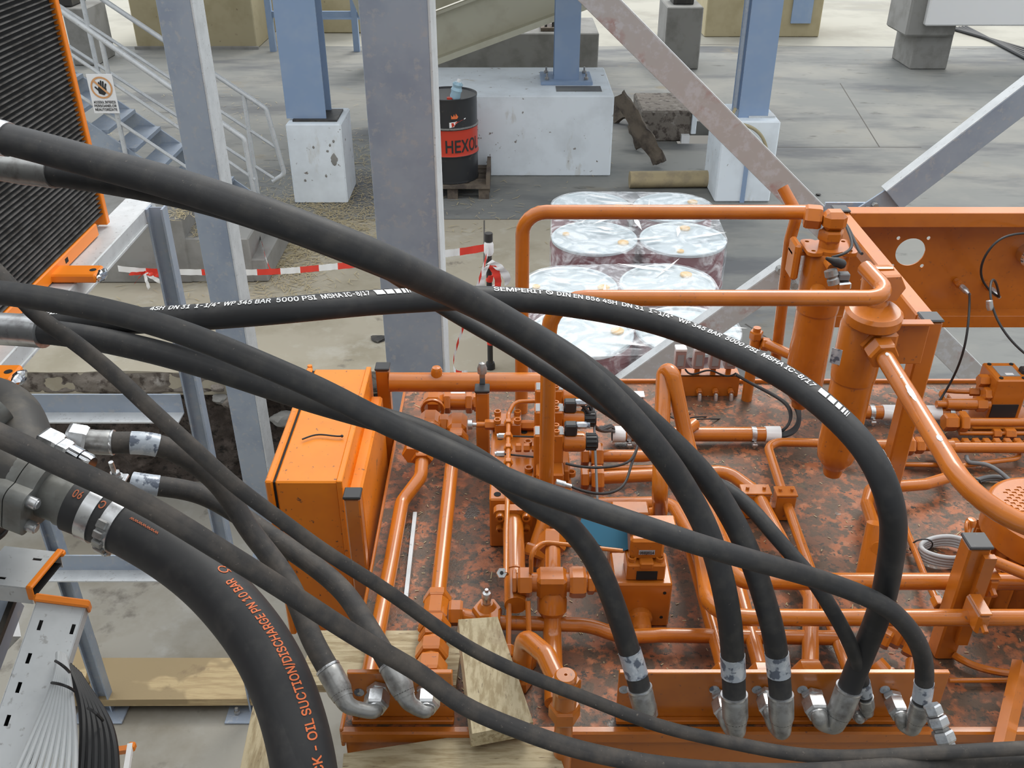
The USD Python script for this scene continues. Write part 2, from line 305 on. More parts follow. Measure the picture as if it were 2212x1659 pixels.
struct('wall_pit_side', box((EX - .02, 4.0, PIT), (EX + .1, EDGE + .1, -.19)), 'earth', False)
for k, (A, B) in enumerate((((690, 474), (1180, 474)), ((1640, 318), (1990, 318)), ((1500, 96), (2150, 106)), ((1046, 476), (1046, 640)), ((1815, 180), (1900, 318)), ((1610, 700), (1720, 770)))):
    a, b = OZ(*A, .0), OZ(*B, .0); struct(f'trim_{k + 2}', beam(a, b, .012, .004), 'joint', False, 'narrow joint in the yard slab')
# lumps of broken concrete on the bank
for i, (px, py, s) in enumerate([(478, 862, .07), (503, 868, .09), (520, 852, .06), (536, 874, .05), (612, 905, .10), (470, 838, .05), (556, 862, .06), (133, 893, .05)]):
    p = OY(px, py, EDGE - .05); m = trimesh.creation.icosphere(2, 1.0); m.vertices *= (V(s, .5 * s, .6 * s) * (0.6 + .8 * meshkit.fbm(m.vertices * 1.3 + i * 7, 3)[:, None])); m.apply_translation(p)
    places = ['left of the thin galvanised column', 'directly left of the thin galvanised column', 'close behind the thin column', 'low beside the thin column', 'right of the thin column', 'highest, left of the thin column', 'just right of the thin column', 'under the cross beam at far left']
    solo('concrete_lump', m, 'concrete_edge' if i % 2 else 'concrete_grey', f'concrete lump in the earth bank, {places[i]}', 'rubble', 20, 'concrete lumps on the bank')

# ---------------------------------------------------------------- concrete pads and the steel that stands on them
def pad(name, label, pl, pr, yt, yb, depth, matname, category='concrete block', bev=.015, taper=0.0, extra=()):
    b = OZ((pl + pr) / 2, yb, 0); Y = b[1]; x0, x1 = OZ(pl, yb, 0)[0], OZ(pr, yb, 0)[0]; h = OY((pl + pr) / 2, yt, Y)[2]
    m = box((x0, Y, 0), (x1, Y + depth, h), bev)
    mm = m.copy(); mm.vertices[:, 1] += taper * mm.vertices[:, 2]
    t = Thing(name, label, category); t.part('block', mm, matname, False)
    t.x0, t.x1, t.Y, t.h, t.d = x0, x1, Y, h, depth
    return t
t = pad('concrete_plinth', 'white painted concrete plinth under the left blue-grey column, chipped at right', 637, 752, 268, 440, .62, 'concrete_light'); p1 = t
m = trimesh.creation.icosphere(2, 1.0); m.vertices *= V(.035, .006, .06) * (.5 + 1.0 * meshkit.fbm(m.vertices * 1.7 + 4, 3)[:, None]); m.apply_translation((t.x1 - .10, t.Y, .47)); t.part('chip', m, 'concrete_grey', 20)
for k, (u, w) in enumerate(((.13, .62), (.16, .56), (.09, .66), (.30, .60), (.20, .30), (.42, .25))):
    m = trimesh.creation.icosphere(1, 1.0); m.vertices *= V(.012, .004, .014) * (.4 + 1.2 * meshkit.fbm(m.vertices * 2 + k, 2)[:, None]); m.apply_translation((t.x1 - u, t.Y, w)); t.part('pock_mark', m, 'concrete_grey', 20)
t.part('base_plate', box((t.x0 + .06, t.Y + .08, t.h), (t.x1 - .05, t.Y + .50, t.h + .02)), 'steel_dark'); t.done()
def hcolumn(name, label, a, b, w, d, matname, tw=.012, tf=.02):
    t = Thing(name, label, 'steel column'); ms = ibeam(a, b, d, w, (0, 1, 0), tw, tf)
    t.part('web', ms[0], matname, False); t.part('flange', ms[1], matname, False); t.part('flange', ms[2], matname, False); return t
cx = (p1.x0 + p1.x1) / 2
t = hcolumn('painted_column', 'blue-grey painted steel column standing on the chipped white plinth', (OY(668, 240, p1.Y + .3)[0], p1.Y + .3, p1.h + .02), (OY(668, 240, p1.Y + .3)[0], p1.Y + .3, 4.6), .40, .34, 'blue_grey_paint'); t.done()

t = pad('concrete_foundation', 'large white painted concrete foundation block behind the oil barrel', 818, 1318, 207, 381, 1.35, 'concrete_light'); p2 = t
t.part('rust_stain', box((t.x1 - .62, t.Y + .18, t.h), (t.x1 - .12, t.Y + .42, t.h + .003)), 'concrete'); t.done()
bp = OZ(1223, 178, p2.h)
t = hcolumn('painted_column', 'blue-grey steel column bolted by a base plate onto the large foundation block', (bp[0], bp[1] + .1, p2.h + .04), (bp[0], bp[1] + .1, 4.8), .28, .26, 'blue_grey_paint')
t.part('base_plate', box((bp[0] - .29, bp[1] - .14, p2.h), (bp[0] + .29, bp[1] + .36, p2.h + .04), .006), 'blue_grey_paint')
for sx in (-1, 1):
    for sy in (0, 1):
        q = V(bp[0] + sx * .22, bp[1] - .05 + sy * .32, p2.h + .04); t.part('anchor_bolt', cat(hexp(q, q + V(0, 0, .03), .025), cyl(q, q + V(0, 0, .07), .011, 10)), 'zinc_dull')
t.done()

t = pad('concrete_plinth', 'white painted concrete plinth under the right blue-grey column with a hanging cable', 1543, 1662, 262, 437, .68, 'concrete_light'); p3 = t
x0 = OY(1603, 430, t.Y)[0]
t.part('joint_strip', box((x0 - .022, t.Y - .012, 0), (x0 + .022, t.Y + .01, .62)), 'blue_grey_paint', False)
for k in range(2):
    q0 = V(t.x1 - .30, t.Y + .12 + .3 * k, t.h); t.part('base_plate', box(q0, q0 + V(.27, .13, .02)), 'galvanised_light', False)
t.done()
cxr = OY(1620, 235, p3.Y + .3)[0]
t = hcolumn('painted_column', 'blue-grey steel column on the right plinth with a conduit up its left side', (cxr, p3.Y + .3, p3.h), (cxr, p3.Y + .3, 4.6), .30, .34, 'blue_grey_paint')
t.part('conduit', cyl((cxr - .19, p3.Y + .16, p3.h + .06), (cxr - .19, p3.Y + .16, 4.6), .022), 'galvanised'); t.done()
c0 = V(cxr - .19, p3.Y + .12, p3.h + .1)
solo('flexible_cable', tube(curve([c0, c0 + V(-.08, -.1, -.16), V(p3.x0 + .1, p3.Y - .05, p3.h - .02), V(p3.x0 + .30, p3.Y - .06, p3.h - .06), V(p3.x0 + .46, p3.Y - .04, p3.h - .28), V(p3.x0 + .44, p3.Y - .03, p3.h - .50)], 40), .017, 8), 'tan_render', 'tan cable looping over the face of the right plinth', 'cable')

# far pads
t = pad('concrete_block', 'dark shaded concrete pedestal with black foot plate standing far right of centre', 1432, 1508, 16, 150, .9, 'concrete_grey', taper=.02)
t.part('foot_plate', box((t.x0 + .12, t.Y + .25, t.h), (t.x1 - .12, t.Y + .65, t.h + .14), .01), 'steel_dark'); t.done()
t = pad('tan_block', 'wide tan rendered block with a blue-grey panel behind the right column', 1521, 1768, -60, 80, 1.6, 'tan_render')
a, b = OY(1707, 50, t.Y), OY(1750, 50, t.Y); t.part('panel', box((a[0], t.Y - .03, a[2]), (b[0], t.Y, t.h - .02)), 'blue_grey_paint'); t.done()
t = pad('tan_block', 'large tan rendered block standing behind the stair rails', 297, 556, -75, 106, 2.2, 'tan_render')
t.part('plinth_strip', box((t.x0 - .03, t.Y - .04, 0), (t.x1 + .03, t.Y, .05)), 'concrete_grey', False); t.done()
t = pad('concrete_block', 'grey concrete pedestal behind the sign on the stair rail', 160, 212, 18, 142, .8, 'concrete_grey')
t.part('machine_foot', box((t.x0 - .2, t.Y + .1, t.h), (t.x1 - .25, t.Y + .7, t.h + .6), .02), 'steel_dark'); t.done()
t = pad('concrete_block', 'narrow grey concrete pillar beside the wide galvanised column', 790, 835, 8, 158, .5, 'concrete_grey'); t.done()
# dark block below the beige conveyor
t = pad('concrete_block', 'long dark concrete block under the beige conveyor housing', 925, 1290, 72, 168, 1.3, 'concrete_grey')
a, b = OY(1168, 62, t.Y + .2), OY(1250, 62, t.Y + .2)
t.part('foot_plate', box((a[0], t.Y + .15, t.h), (b[0], t.Y + .5, t.h + .05)), 'wood_dark')
for k in range(4): t.part('bolt', cyl((a[0] + .08 + k * .11, t.Y + .25, t.h + .05), (a[0] + .08 + k * .11, t.Y + .25, t.h + .14), .02, 8), 'steel_dark')
t.done()
t = Thing('conveyor_housing', 'sloping beige sheet-steel conveyor housing above the dark concrete block', 'conveyor')
Yc = 12.6; a, b = OY(880, 152, Yc), OY(1250, 15, Yc); up = unit(np.cross(V(0, -1, 0), b - a)); up = up if up[2] > 0 else -up
bb = b + (b - a) * .6; aa = a - (b - a) * .15
t.part('lower_flange', beam(aa - up * .0, bb, .34, .07, (0, 0, 1)), 'beige_steel', False)
t.part('side_panel', beam(aa + up * .27 + V(0, .06, 0), bb + up * .27 + V(0, .06, 0), .10, .48, (0, 0, 1)), 'beige_steel', False)
t.part('upper_panel', beam(aa + up * .82 + V(0, .20, 0), bb + up * .82 + V(0, .20, 0), .10, .55, (0, 0, 1)), 'beige_steel', False)
t.part('rib', beam(aa + up * .53 - V(0, .03, 0), bb + up * .53 - V(0, .03, 0), .10, .035, (0, 0, 1)), 'beige_steel', False)
t.done()
# right: white beam on a corbelled pillar
t = pad('concrete_pillar', 'corbelled concrete pillar carrying the white beam at upper right', 1965, 2044, 55, 150, .85, 'concrete_grey')
q = t.h; t.part('corbel', box((t.x0 - .22, t.Y - .1, q - .15), (t.x0 + .55, t.Y + .8, q + 1.2), .03), 'concrete_grey', False); t.done(); pr_ = t
a = OY(1996, 55, pr_.Y - .15); solo('white_beam', box((a[0], pr_.Y - .2, a[2]), (a[0] + 5, pr_.Y + .5, a[2] + 1.1), .02), 'white_paint', 'white concrete beam at the upper right corner', 'beam', False)
for k in range(5):
    a, b, c = OZ(2058 + 7 * k, 62 - k, .03), OZ(2135 + 4 * k, 84 + 2 * k, .03), OZ(2290, 128 + 9 * k, .03)
    ws = ['nearest', 'second nearest', 'middle', 'second farthest', 'farthest'][4 - k if k else 4]
    solo('black_cable', tube(curve([a, b, c], 24), .03, 8), 'cable_black', f'black cable on the yard floor at upper right, {["farthest", "second farthest", "middle", "second nearest", "nearest"][k]} of five', 'cable', group='black cables at the upper right')
# steel table frame far behind
t = Thing('steel_trestle', 'blue-grey steel trestle between the tan block and the wide column', 'trestle')
Yf = OZ(590, 112, 0)[1]
for px in (592, 772): q = OZ(px, 110, 0); t.part('leg', box((q[0] - .05, Yf, 0), (q[0] + .05, Yf + .1, 2.6)), 'blue_grey_paint', False)
a, b = OY(592, 32, Yf), OY(772, 32, Yf); t.part('crossbar', box((a[0] - .05, Yf + .02, a[2] - .05), (b[0] + .05, Yf + .08, a[2] + .05)), 'blue_grey_paint', False)
a, b = OY(592, 62, Yf), OY(772, 62, Yf); t.part('crossbar', box((a[0], Yf + 1.0, a[2] - .03), (b[0], Yf + 1.06, a[2] + .03)), 'blue_grey_paint', False); t.done()
q0, q1 = OZ(575, 72, 0), OZ(800, 72, 0); solo('tan_block', box((q0[0] + .55, q0[1], 0), (q1[0], q0[1] + 1, 2.0), .02), 'tan_render', 'tan block seen through the blue-grey trestle', 'concrete block', False)
t = Thing('canopy_roof', 'flat concrete roof deck carried by the blue-grey columns above the frame', 'roof')
t.part('deck', box((-7, 9.2, 4.6), (4.6, 15.2, 4.9)), 'concrete_grey', False); t.done()
# sump opening with white rim, log, debris boards
t = Thing('sump_surround', 'dark concrete sump kerb behind the leaning scrap boards', 'sump')
a, b = OZ(1382, 306, 0), OZ(1490, 306, 0); h = OY(1430, 240, a[1])[2]
t.part('kerb', box((a[0], a[1], 0), (b[0], a[1] + .9, h), .02), 'concrete_edge', False); t.part('white_edge', box((b[0], a[1] - .02, .1), (b[0] + .06, a[1] + .5, h), .005), 'concrete_light', False)
t.part('bracket', box((b[0] - .12, a[1] - .08, .0), (b[0] - .02, a[1], .1)), 'white_paint', False); t.done()
a, b = OZ(1360, 388, .09), OZ(1545, 386, .09); m = cyl(a, b, .09, 16); solo('round_log', m, 'log', 'tan round timber lying on the floor left of the right plinth', 'log')
for i, (pa, pb, w, lab) in enumerate([((1338, 205), (1428, 352), .16, 'long dark scrap board leaning by the sump'), ((1330, 215), (1345, 258), .22, 'short split scrap board against the foundation corner'), ((1368, 270), (1385, 318), .14, 'broken scrap board end sticking from the long board')]):
    q = OZ(pb[0], pb[1], .05); p = OY(pa[0], pa[1], q[1] + (.25 if i else .35)); m = beam(p, q, w, .06, (0, 1, .3)).subdivide_to_size(.06); m.merge_vertices(); m.vertices += (np.stack([meshkit.fbm(m.vertices * 9 + 7 * k_, 3) for k_ in range(3)], 1) - .5) * .09; solo('scrap_board', m, 'wood_dark', lab, 'board', 20)

# ---------------------------------------------------------------- oil barrel on its pallet
bx, by = OY(976, 390, 9.97)[0], 9.97
t = Thing('wooden_pallet', 'small worn wooden pallet under the black and red barrel', 'pallet')
for k in range(5): t.part('deck_board', box((bx - .38, by - .36 + k * .155, .118), (bx + .42, by - .25 + k * .155, .14)), 'wood_dark', False)
for k in range(3):
    for j in range(2): t.part('block', box((bx - .36 + k * .33, by - .34 + j * .54, 0), (bx - .25 + k * .33, by - .22 + j * .54, .118)), 'wood_dark', False)
t.part('side_board', box((bx + .38, by - .30, .06), (bx + .42, by + .36, .24)), 'wood_dark', False); t.done()
def barrel_prof(R, h):
    return [(0, .012), (R * .93, .012), (R * .95, 0), (R, .004), (R, .02), (R * .985, .03), (R * .985, h * .33 - .03), (R * 1.025, h * .33), (R * .985, h * .33 + .03), (R * .985, h * .65 - .03), (R * 1.025, h * .65), (R * .985, h * .65 + .03), (R * .985, h - .03), (R, h - .02), (R, h - .003), (R * .95, h), (R * .93, h - .014), (0, h - .014)]
z0 = .14; R = .292; H = .885
t = Thing('oil_barrel', 'black and red steel oil barrel standing on a small pallet', 'barrel')
t.part('shell', lathe(barrel_prof(R, H), (bx, by, z0), (0, 0, 1), 48), 'black_paint', 30)
t.part('red_band', lathe([(R * .986, H * .33 + .005), (R * 1.026 + .001, H * .33 + .006), (R * .99, H * .33 + .033), (R * .99, H * .65 - .033), (R * 1.02, H * .65 - .006), (R * .986, H * .65 - .005)], (bx, by, z0), (0, 0, 1), 48), 'red_paint', 30)
t.part('bung', cyl((bx + .02, by - .2, z0 + H - .015), (bx + .02, by - .2, z0 + H + .005), .03), 'red_paint')
t.part('hoop', lathe([(R * 1.0, H * .65 + .004), (R * 1.03, H * .65 + .004), (R * 1.03, H * .65 + .014), (R, H * .65 + .02)], (bx, by, z0), (0, 0, 1), 48), 'zinc_dull')
def text_on_cyl(txt, h, c, R, z, ang, width=None, bold=True, scale=None):
    m = meshkit.text_mesh(txt, h, .001, bold); m = m.subdivide_to_size(.02); v = m.vertices; v[:, 0] -= v[:, 0].min()
    if width: v[:, 0] *= width / v[:, 0].max()
    th = ang + v[:, 0] / R; r = R + .001 + v[:, 2]
    m.vertices = np.stack([c[0] + r * np.sin(th), c[1] - r * np.cos(th), z + v[:, 1]], 1); return m
t.part('lettering', text_on_cyl('HEXOL', .125, (bx, by), R * .99, z0 + .34, -.12, .43), 'black_print', False)
lg = lambda pts, zc, an: (lambda m: (setattr(m, 'vertices', np.stack([bx + (R * .986 + .0015 + m.vertices[:, 2]) * np.sin(an + m.vertices[:, 0] / R), by - (R * .986 + .0015 + m.vertices[:, 2]) * np.cos(an + m.vertices[:, 0] / R), zc + m.vertices[:, 1]], 1)), m)[1])(trimesh.creation.extrude_polygon(sg.Polygon(pts), .001, engine='earcut'))
t.part('emblem', lg([(0, 0), (.03, .0), (.045, .02), (.02, .055), (.012, .02), (0, .05), (-.012, .02), (-.03, .04), (-.03, 0)], z0 + .69, .22), 'orange_print')
t.part('emblem', lg([(-.06, -.03), (-.01, -.02), (.0, .005), (.12, .05), (.12, .06), (0, .03), (-.06, .025)], z0 + .63, .25), 'white_print')
t.part('emblem', lg([(-.04, -.025), (-.012, -.012), (.01, .016), (.09, .045), (-.01, .022), (-.045, .018)], z0 + .631, .27), 'red_paint'); t.done()
c = V(bx + .07, by - .17, z0 + H - .01)
t = Thing('plastic_bottle', 'crushed clear plastic bottle standing on the barrel lid', 'bottle')
t.part('body', lathe([(0, 0), (.05, 0), (.055, .02), (.05, .06), (.058, .09), (.045, .12), (.055, .15), (.03, .17), (0, .17)], c, (.25, -.1, 1), 18), 'bottle_plastic'); t.part('cap', cyl(c + V(.043, -.017, .165), c + V(.05, -.02, .19), .018), 'white_paint'); t.done()

# ---------------------------------------------------------------- stretch-wrapped drums
DR, DH = .292, .88
t = Thing('wrapped_drum', 'PLACEHOLDER', 'drum', 'wrapped drums beyond the orange pipes'); drum0 = t
t.part('shell', lathe(barrel_prof(DR, DH)[:-4], (0, 0, 0), (0, 0, 1), 40), 'drum_side'); t.part('lid', lathe([(0, DH - .016), (DR * .94, DH - .016), (DR * .955, DH - .002), (DR * .985, DH + .002), (DR * 1.005, DH - .004), (DR * 1.005, DH - .02), (DR * .98, DH - .022), (0, DH - .022)], (0, 0, 0), (0, 0, 1), 48), 'drum_top')
t.part('bung', lathe([(.036, 0), (.038, .012), (.03, .016), (.016, .012), (0, .012)], (.19, -.08, DH - .015), (0, 0, 1), 16), 'bung'); t.part('bung', lathe([(.024, 0), (.024, .01), (.012, .012), (0, .012)], (-.19, .08, DH - .015), (0, 0, 1), 14), 'bung')
gA, gB = OZ(1372, 478, 1.02), OZ(1353, 662, 1.02); first = True
for g, (gc, gname, yaw) in enumerate([(gA, 'farther pallet', -2), (gB, 'nearer pallet', 3)]):
    ca, sa = math.cos(math.radians(yaw)), math.sin(math.radians(yaw)); cen = []
    for row in (0, 1):
        for colm in (0, 1):
            u, w = (colm - .5) * .602, (row - .5) * .602; q = V(gc[0] + ca * u - sa * w, gc[1] + sa * u + ca * w, .14); cen.append(q)
            lab = f'red drum with grey lid under plastic film, {["front", "back"][row]} {["left", "right"][colm]} of the {gname}'
            an = [10, 100, -150, 60, 30, -20, 20, 70][g * 4 + row * 2 + colm]
            if first: drum0.meta['label'] = lab; first = False; dq = q; drum0.done(base=(0, 0, 0)); UsdGeom.XformCommonAPI(stage.GetPrimAtPath(drum0.path)).SetTranslate(Gf.Vec3d(*q))
            else: copy_of(drum0, 'wrapped_drum', q, an, lab)
    t = Thing('wooden_pallet', f'pallet under the wrapped drums, {gname} of two', 'pallet')
    for k in range(7): t.part('deck_board', box((gc[0] - .6, gc[1] - .6 + k * .18, .118), (gc[0] + .6, gc[1] - .49 + k * .18, .14)), 'wood', False)
    for k in (-1, 0, 1): t.part('runner', box((gc[0] - .6 + .55 * (k + 1) - .0, gc[1] - .6, 0), (gc[0] - .5 + .55 * (k + 1), gc[1] + .6, .118)), 'wood', False)
    t.done()
    hull = sg.MultiPoint([tuple(c[:2]) for c in cen]).convex_hull.buffer(DR + .006, 24); ring = np.array(hull.exterior.coords)[:-1]; nr = len(ring); ctr = V(*gc[:2])
    rows = []; zt = .14 + DH
    for s in np.linspace(0, 1, 15): rows.append((s, None))
    pts = []
    for s in np.linspace(.04, 1, 15):
        xy = ctr + (ring - ctr) * s; dmin = np.min([np.linalg.norm(xy - c[:2], axis=1) for c in cen], 0)
        sag = np.clip(dmin - DR * .97, 0, .12) * .5 * (s < .985); n = meshkit.fbm(np.c_[xy * 7, np.full(nr, g * 3.)], 4, 2)
        pts.append(np.c_[xy, zt + .006 + .022 * (n - .35) * (s < .99) - sag])
    for k, z in enumerate(np.linspace(0, .80, 8)):
        n = meshkit.fbm(np.c_[ring * 9, np.full(nr, z * 3 + 9)], 3, 4); xy = ctr + (ring - ctr) * (1.004 + .02 * (n - .5)[:, None] * (k > 0)); pts.append(np.c_[xy, np.full(nr, zt - .01 - z)])
    v = np.vstack(pts); k = len(pts); i, j = np.meshgrid(np.arange(k - 1), np.arange(nr), indexing='ij')
    q = np.stack([i * nr + j, i * nr + (j + 1) % nr, (i + 1) * nr + (j + 1) % nr, (i + 1) * nr + j], -1).reshape(-1, 4); q = q[:, ::-1]
    t = Thing('stretch_wrap', f'crumpled clear stretch film wrapped around the drums, {gname}', 'plastic wrap'); t.part('film', trimesh.Trimesh(v, np.vstack([q[:, [0, 1, 2]], q[:, [0, 2, 3]]]), process=False), 'film', 25)
    rs = np.random.default_rng(20 + g); fm = []
    for k in range(16):        # white slivers that paint bright highlights onto the film
        p = ctr + rs.uniform(-.5, .5, 2); a = rs.uniform(-.5, .5) + (k % 3 == 0) * 1.2; L, wd = rs.uniform(.12, .42), rs.uniform(.015, .05)
        d = V(math.cos(a), math.sin(a)); e = V(-d[1], d[0]); c4 = [p - d * L / 2, p - e * wd / 2 + d * rs.uniform(-.1, .1) * L, p + d * L / 2, p + e * wd / 2 + d * rs.uniform(-.2, .2) * L]
        zz = zt + .022 + .012 * rs.random(4); fm.append(trimesh.Trimesh(np.c_[np.array(c4), zz], [[0, 1, 2], [0, 2, 3]], process=False))
    [t.part('film_fold', f_, 'white_tape', False) for f_ in fm]; t.done()

# ---------------------------------------------------------------- barrier post and tape
P0 = OZ(1062, 812, 0); P0 = V(OY(1058, 700, 6.05)[0], 6.05, 0)
t = Thing('barrier_post', 'thin black barrier post wound with red and white tape', 'post')
t.part('post', cat(cyl(P0, P0 + V(0, 0, 1.03), .020, 14), cyl(P0 + V(0, 0, 1.0), P0 + V(0, 0, 1.06), .028, 14)), 'steel_dark')
t.part('base', lathe([(.035, 0), (.035, .03), (.03, .05), (0, .05)], P0, (0, 0, 1)), 'black_plastic')
t.part('white_wrap', lathe([(.025, .90), (.034, .92), (.033, .98), (.026, 1.0)], P0, (0, 0, 1), 12), 'white_tape')
rs = np.random.default_rng(5)
def ribbon(pts, w, tw=0.0, wd=(0, 0, 1)):
    p = np.asarray(pts, float); k = len(p); a = np.array([unit(V(*wd) + tw * V(math.sin(3.1 * i), math.cos(2.3 * i), 0)) for i in range(k)]) * w / 2
    v = np.vstack([p - a, p + a]); i = np.arange(k - 1); q = np.stack([i, i + 1, i + k + 1, i + k], 1)
    return trimesh.Trimesh(v, np.vstack([q[:, [0, 1, 2]], q[:, [0, 2, 3]]]), process=False)
T0 = P0 + V(0, -.03, .84)
for k, (pts, m) in enumerate([([(0, 0, 0), (.05, -.02, -.05), (.06, -.03, -.16), (.03, -.03, -.24)], 'red_tape'), ([(0, 0, .02), (.09, -.02, -.03), (.13, -.02, -.12), (.11, -.02, -.15)], 'white_tape'), ([(.02, 0, -.16), (.07, -.03, -.24), (.11, -.02, -.33)], 'white_tape'), ([(-.01, -.01, .0), (-.05, -.02, -.12), (-.04, -.02, -.20)], 'white_tape')]):
    t.part('tape_tail', ribbon(curve([T0 + V(*q) for q in pts], 10), .055, .4, (.8, 0, .5)), m, True)
for z in (.70, .42, .30, .20): t.part('red_wrap', lathe([(.021, 0), (.024, .005), (.024, .05), (.021, .055)], P0 + V(0, 0, z), (.15, 0, 1), 12), 'red_tape')
t.done()
def tape(label, pts, seg=.15, w=.055, n=160, start=0):
    c = curve(pts, n); s = np.r_[0, np.cumsum(np.linalg.norm(np.diff(c, axis=0), axis=1))]; t = Thing('barrier_tape', label, 'barrier tape'); k = start; a = 0.0
    while a < s[-1]:
        ss = np.linspace(a, min(a + seg, s[-1]), 6); q = np.stack([np.interp(ss, s, c[:, i]) for i in range(3)], 1)
        t.part('red_stripe' if k % 2 else 'white_stripe', ribbon(q, w, .12), 'red_tape' if k % 2 else 'white_tape', True); a += seg; k += 1
    return t
Q = [OY(255, 580, 7.45), OY(320, 586, 7.44), OY(420, 588, 7.42), OY(560, 588, 7.40)]
tape('red and white tape across the stepped plinth up to the wide galvanised column', Q + [OY(680, 580, 7.1), OY(770, 571, 6.8), OY(860, 560, 6.5)], .24).done()
tape('short tape from the wide galvanised column to the black barrier post', [OY(930, 551, 6.25), OY(1000, 543, 6.15), OY(1052, 534, 6.04)], .24).done()
tape('tape hanging slack from the barrier post down to the orange tank', [OY(1056, 538, 6.02), OY(1040, 590, 5.9), OY(1003, 700, 5.75), OY(980, 795, 5.6), OY(1010, 806, 5.5)], .06, .05).done()
tape('tape strand running down the end of the stepped plinth', [OY(553, 490, 8.1), OY(566, 525, 7.8), OY(575, 560, 7.5), OY(585, 584, 7.38)], .10, .04).done()
t = Thing('tape_knot', 'knotted red and white tape ends on the plinth face at left', 'barrier tape')
for k, (dx, dz, m) in enumerate([(-.10, -.10, 'red_tape'), (.02, -.14, 'white_tape'), (.13, -.08, 'white_tape'), (.14, -.02, 'red_tape'), (-.12, .0, 'red_tape')]):
    q = OY(312, 589, 7.40); t.part('tail', ribbon(curve([q, q + V(dx * .5, -.02, dz * .4), q + V(dx, -.02, dz)], 8), .04, .2, (.5, 0, .6)), m, True)
t.done()
# the stepped concrete plinth of the stair
t = Thing('stair_plinth', 'stepped grey concrete plinth at the foot of the stair', 'concrete plinth')
Yp = 7.53
for k, (px0, px1, py) in enumerate([(150, 412, 471), (412, 545, 516), (545, 580, 562)]):
    a, b = OY(px0, 612, Yp), OY(px1, 612, Yp); h = OY(400, py, Yp)[2]; t.part('step', box((a[0], Yp + .01 * k, 0), (b[0] + (.02 if k < 2 else 0), Yp + .95, h), .012), 'concrete_grey', False)
t.done()
# straw litter lying on the yard and the steps
rs = np.random.default_rng(11); sv = []; sf = []
def straw(px, py, sx, sy, n, z=0.0, ymin=6.3):
    for _ in range(n):
        p = OZ(px + rs.normal() * sx, py + rs.normal() * sy, z)
        if p[1] < ymin or p[1] > 14: continue
        a = rs.uniform(0, math.pi); L = rs.uniform(.03, .10); d = V(math.cos(a), math.sin(a), rs.normal() * .06) * L / 2; e = V(-math.sin(a), math.cos(a), 0) * rs.uniform(.0018, .0034); k = len(sv); p = p + V(0, 0, .006 + rs.uniform(0, .012))
        sv.extend([p - d - e, p + d - e, p + d + e, p - d + e]); sf.extend([[k, k + 1, k + 2], [k, k + 2, k + 3]])
straw(690, 470, 75, 45, 2600); straw(620, 560, 50, 40, 1000); straw(740, 360, 60, 45, 900); straw(800, 470, 70, 40, 250); straw(520, 640, 130, 30, 120); straw(1000, 430, 120, 60, 250); straw(450, 200, 120, 60, 300)
h2 = OY(400, 516, Yp)[2]; straw(455, 500, 25, 12, 260, h2 + .002); straw(390, 460, 18, 8, 120, OY(400, 471, Yp)[2] + .002)
solo('straw_litter', trimesh.Trimesh(np.array(sv), np.array(sf), process=False), 'straw', 'scattered straw litter on the concrete yard around the left plinth', 'straw', False, kind='stuff')
# small things on the floor
for i, (px, py, s, lab) in enumerate([(818, 731, .06, 'dark oily rag on the pale floor left of the wide column'), (1768, 420, .03, 'small dark stone on the floor beyond the orange panel'), (1212, 606, .0, '')]):
    if s: m = trimesh.creation.icosphere(2, 1.0); m.vertices *= V(s, s * .8, s * .35) * (.5 + meshkit.fbm(m.vertices * 1.5 + i, 3)[:, None]); m.apply_translation(OZ(px, py, .012)); solo('oily_rag' if i == 0 else 'small_stone', m, 'steel_dark', lab, 'rag' if i == 0 else 'stone', 30)

def rcolumn(name, label, a, b, w, d, m, *_):
    t = Thing(name, label, 'steel column'); (x, yy, z0), z1 = a, b[2]
    t.part('front_face', box((x - w / 2, yy - d / 2, z0), (x + w / 2 - .012, yy - d / 2 + .012, z1), .002), m, False); t.part('right_face', box((x + w / 2 - .012, yy - d / 2 - .001, z0), (x + w / 2, yy + d / 2, z1), .003), 'galvanised_light', False)  # right side takes the lighter zinc: sunlight painted into its colour
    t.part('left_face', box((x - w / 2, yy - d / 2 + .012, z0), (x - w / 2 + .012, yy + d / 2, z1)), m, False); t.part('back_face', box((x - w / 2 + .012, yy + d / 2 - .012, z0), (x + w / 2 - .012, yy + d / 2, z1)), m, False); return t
# ---------------------------------------------------------------- galvanised columns and X bracing
c2 = OY(864, 400, 4.3); c2b = OY(918, 800, 4.3); c2x = (OY(858, 0, 4.3)[0] + c2b[0]) / 2
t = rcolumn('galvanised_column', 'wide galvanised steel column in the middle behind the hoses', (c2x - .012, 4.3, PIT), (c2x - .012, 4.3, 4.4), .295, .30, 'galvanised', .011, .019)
t.part('base_plate', box((c2x - .22, 4.08, PIT), (c2x + .2, 4.52, PIT + .025)), 'galvanised', False); t.done()
c1x = OY(480, 518, 5.2)[0] - .01
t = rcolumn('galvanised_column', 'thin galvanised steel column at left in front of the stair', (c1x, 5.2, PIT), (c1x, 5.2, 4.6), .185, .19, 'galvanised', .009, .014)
t.part('base_plate', box((c1x - .16, 5.04, PIT), (c1x + .16, 5.36, PIT + .02)), 'galvanised', False); t.done()
c3x = 3.95
t = rcolumn('galvanised_column', 'galvanised steel column out of frame at right carrying the braces', (c3x, 4.3, 0), (c3x, 4.3, 4.4), .295, .30, 'galvanised'); t.done()
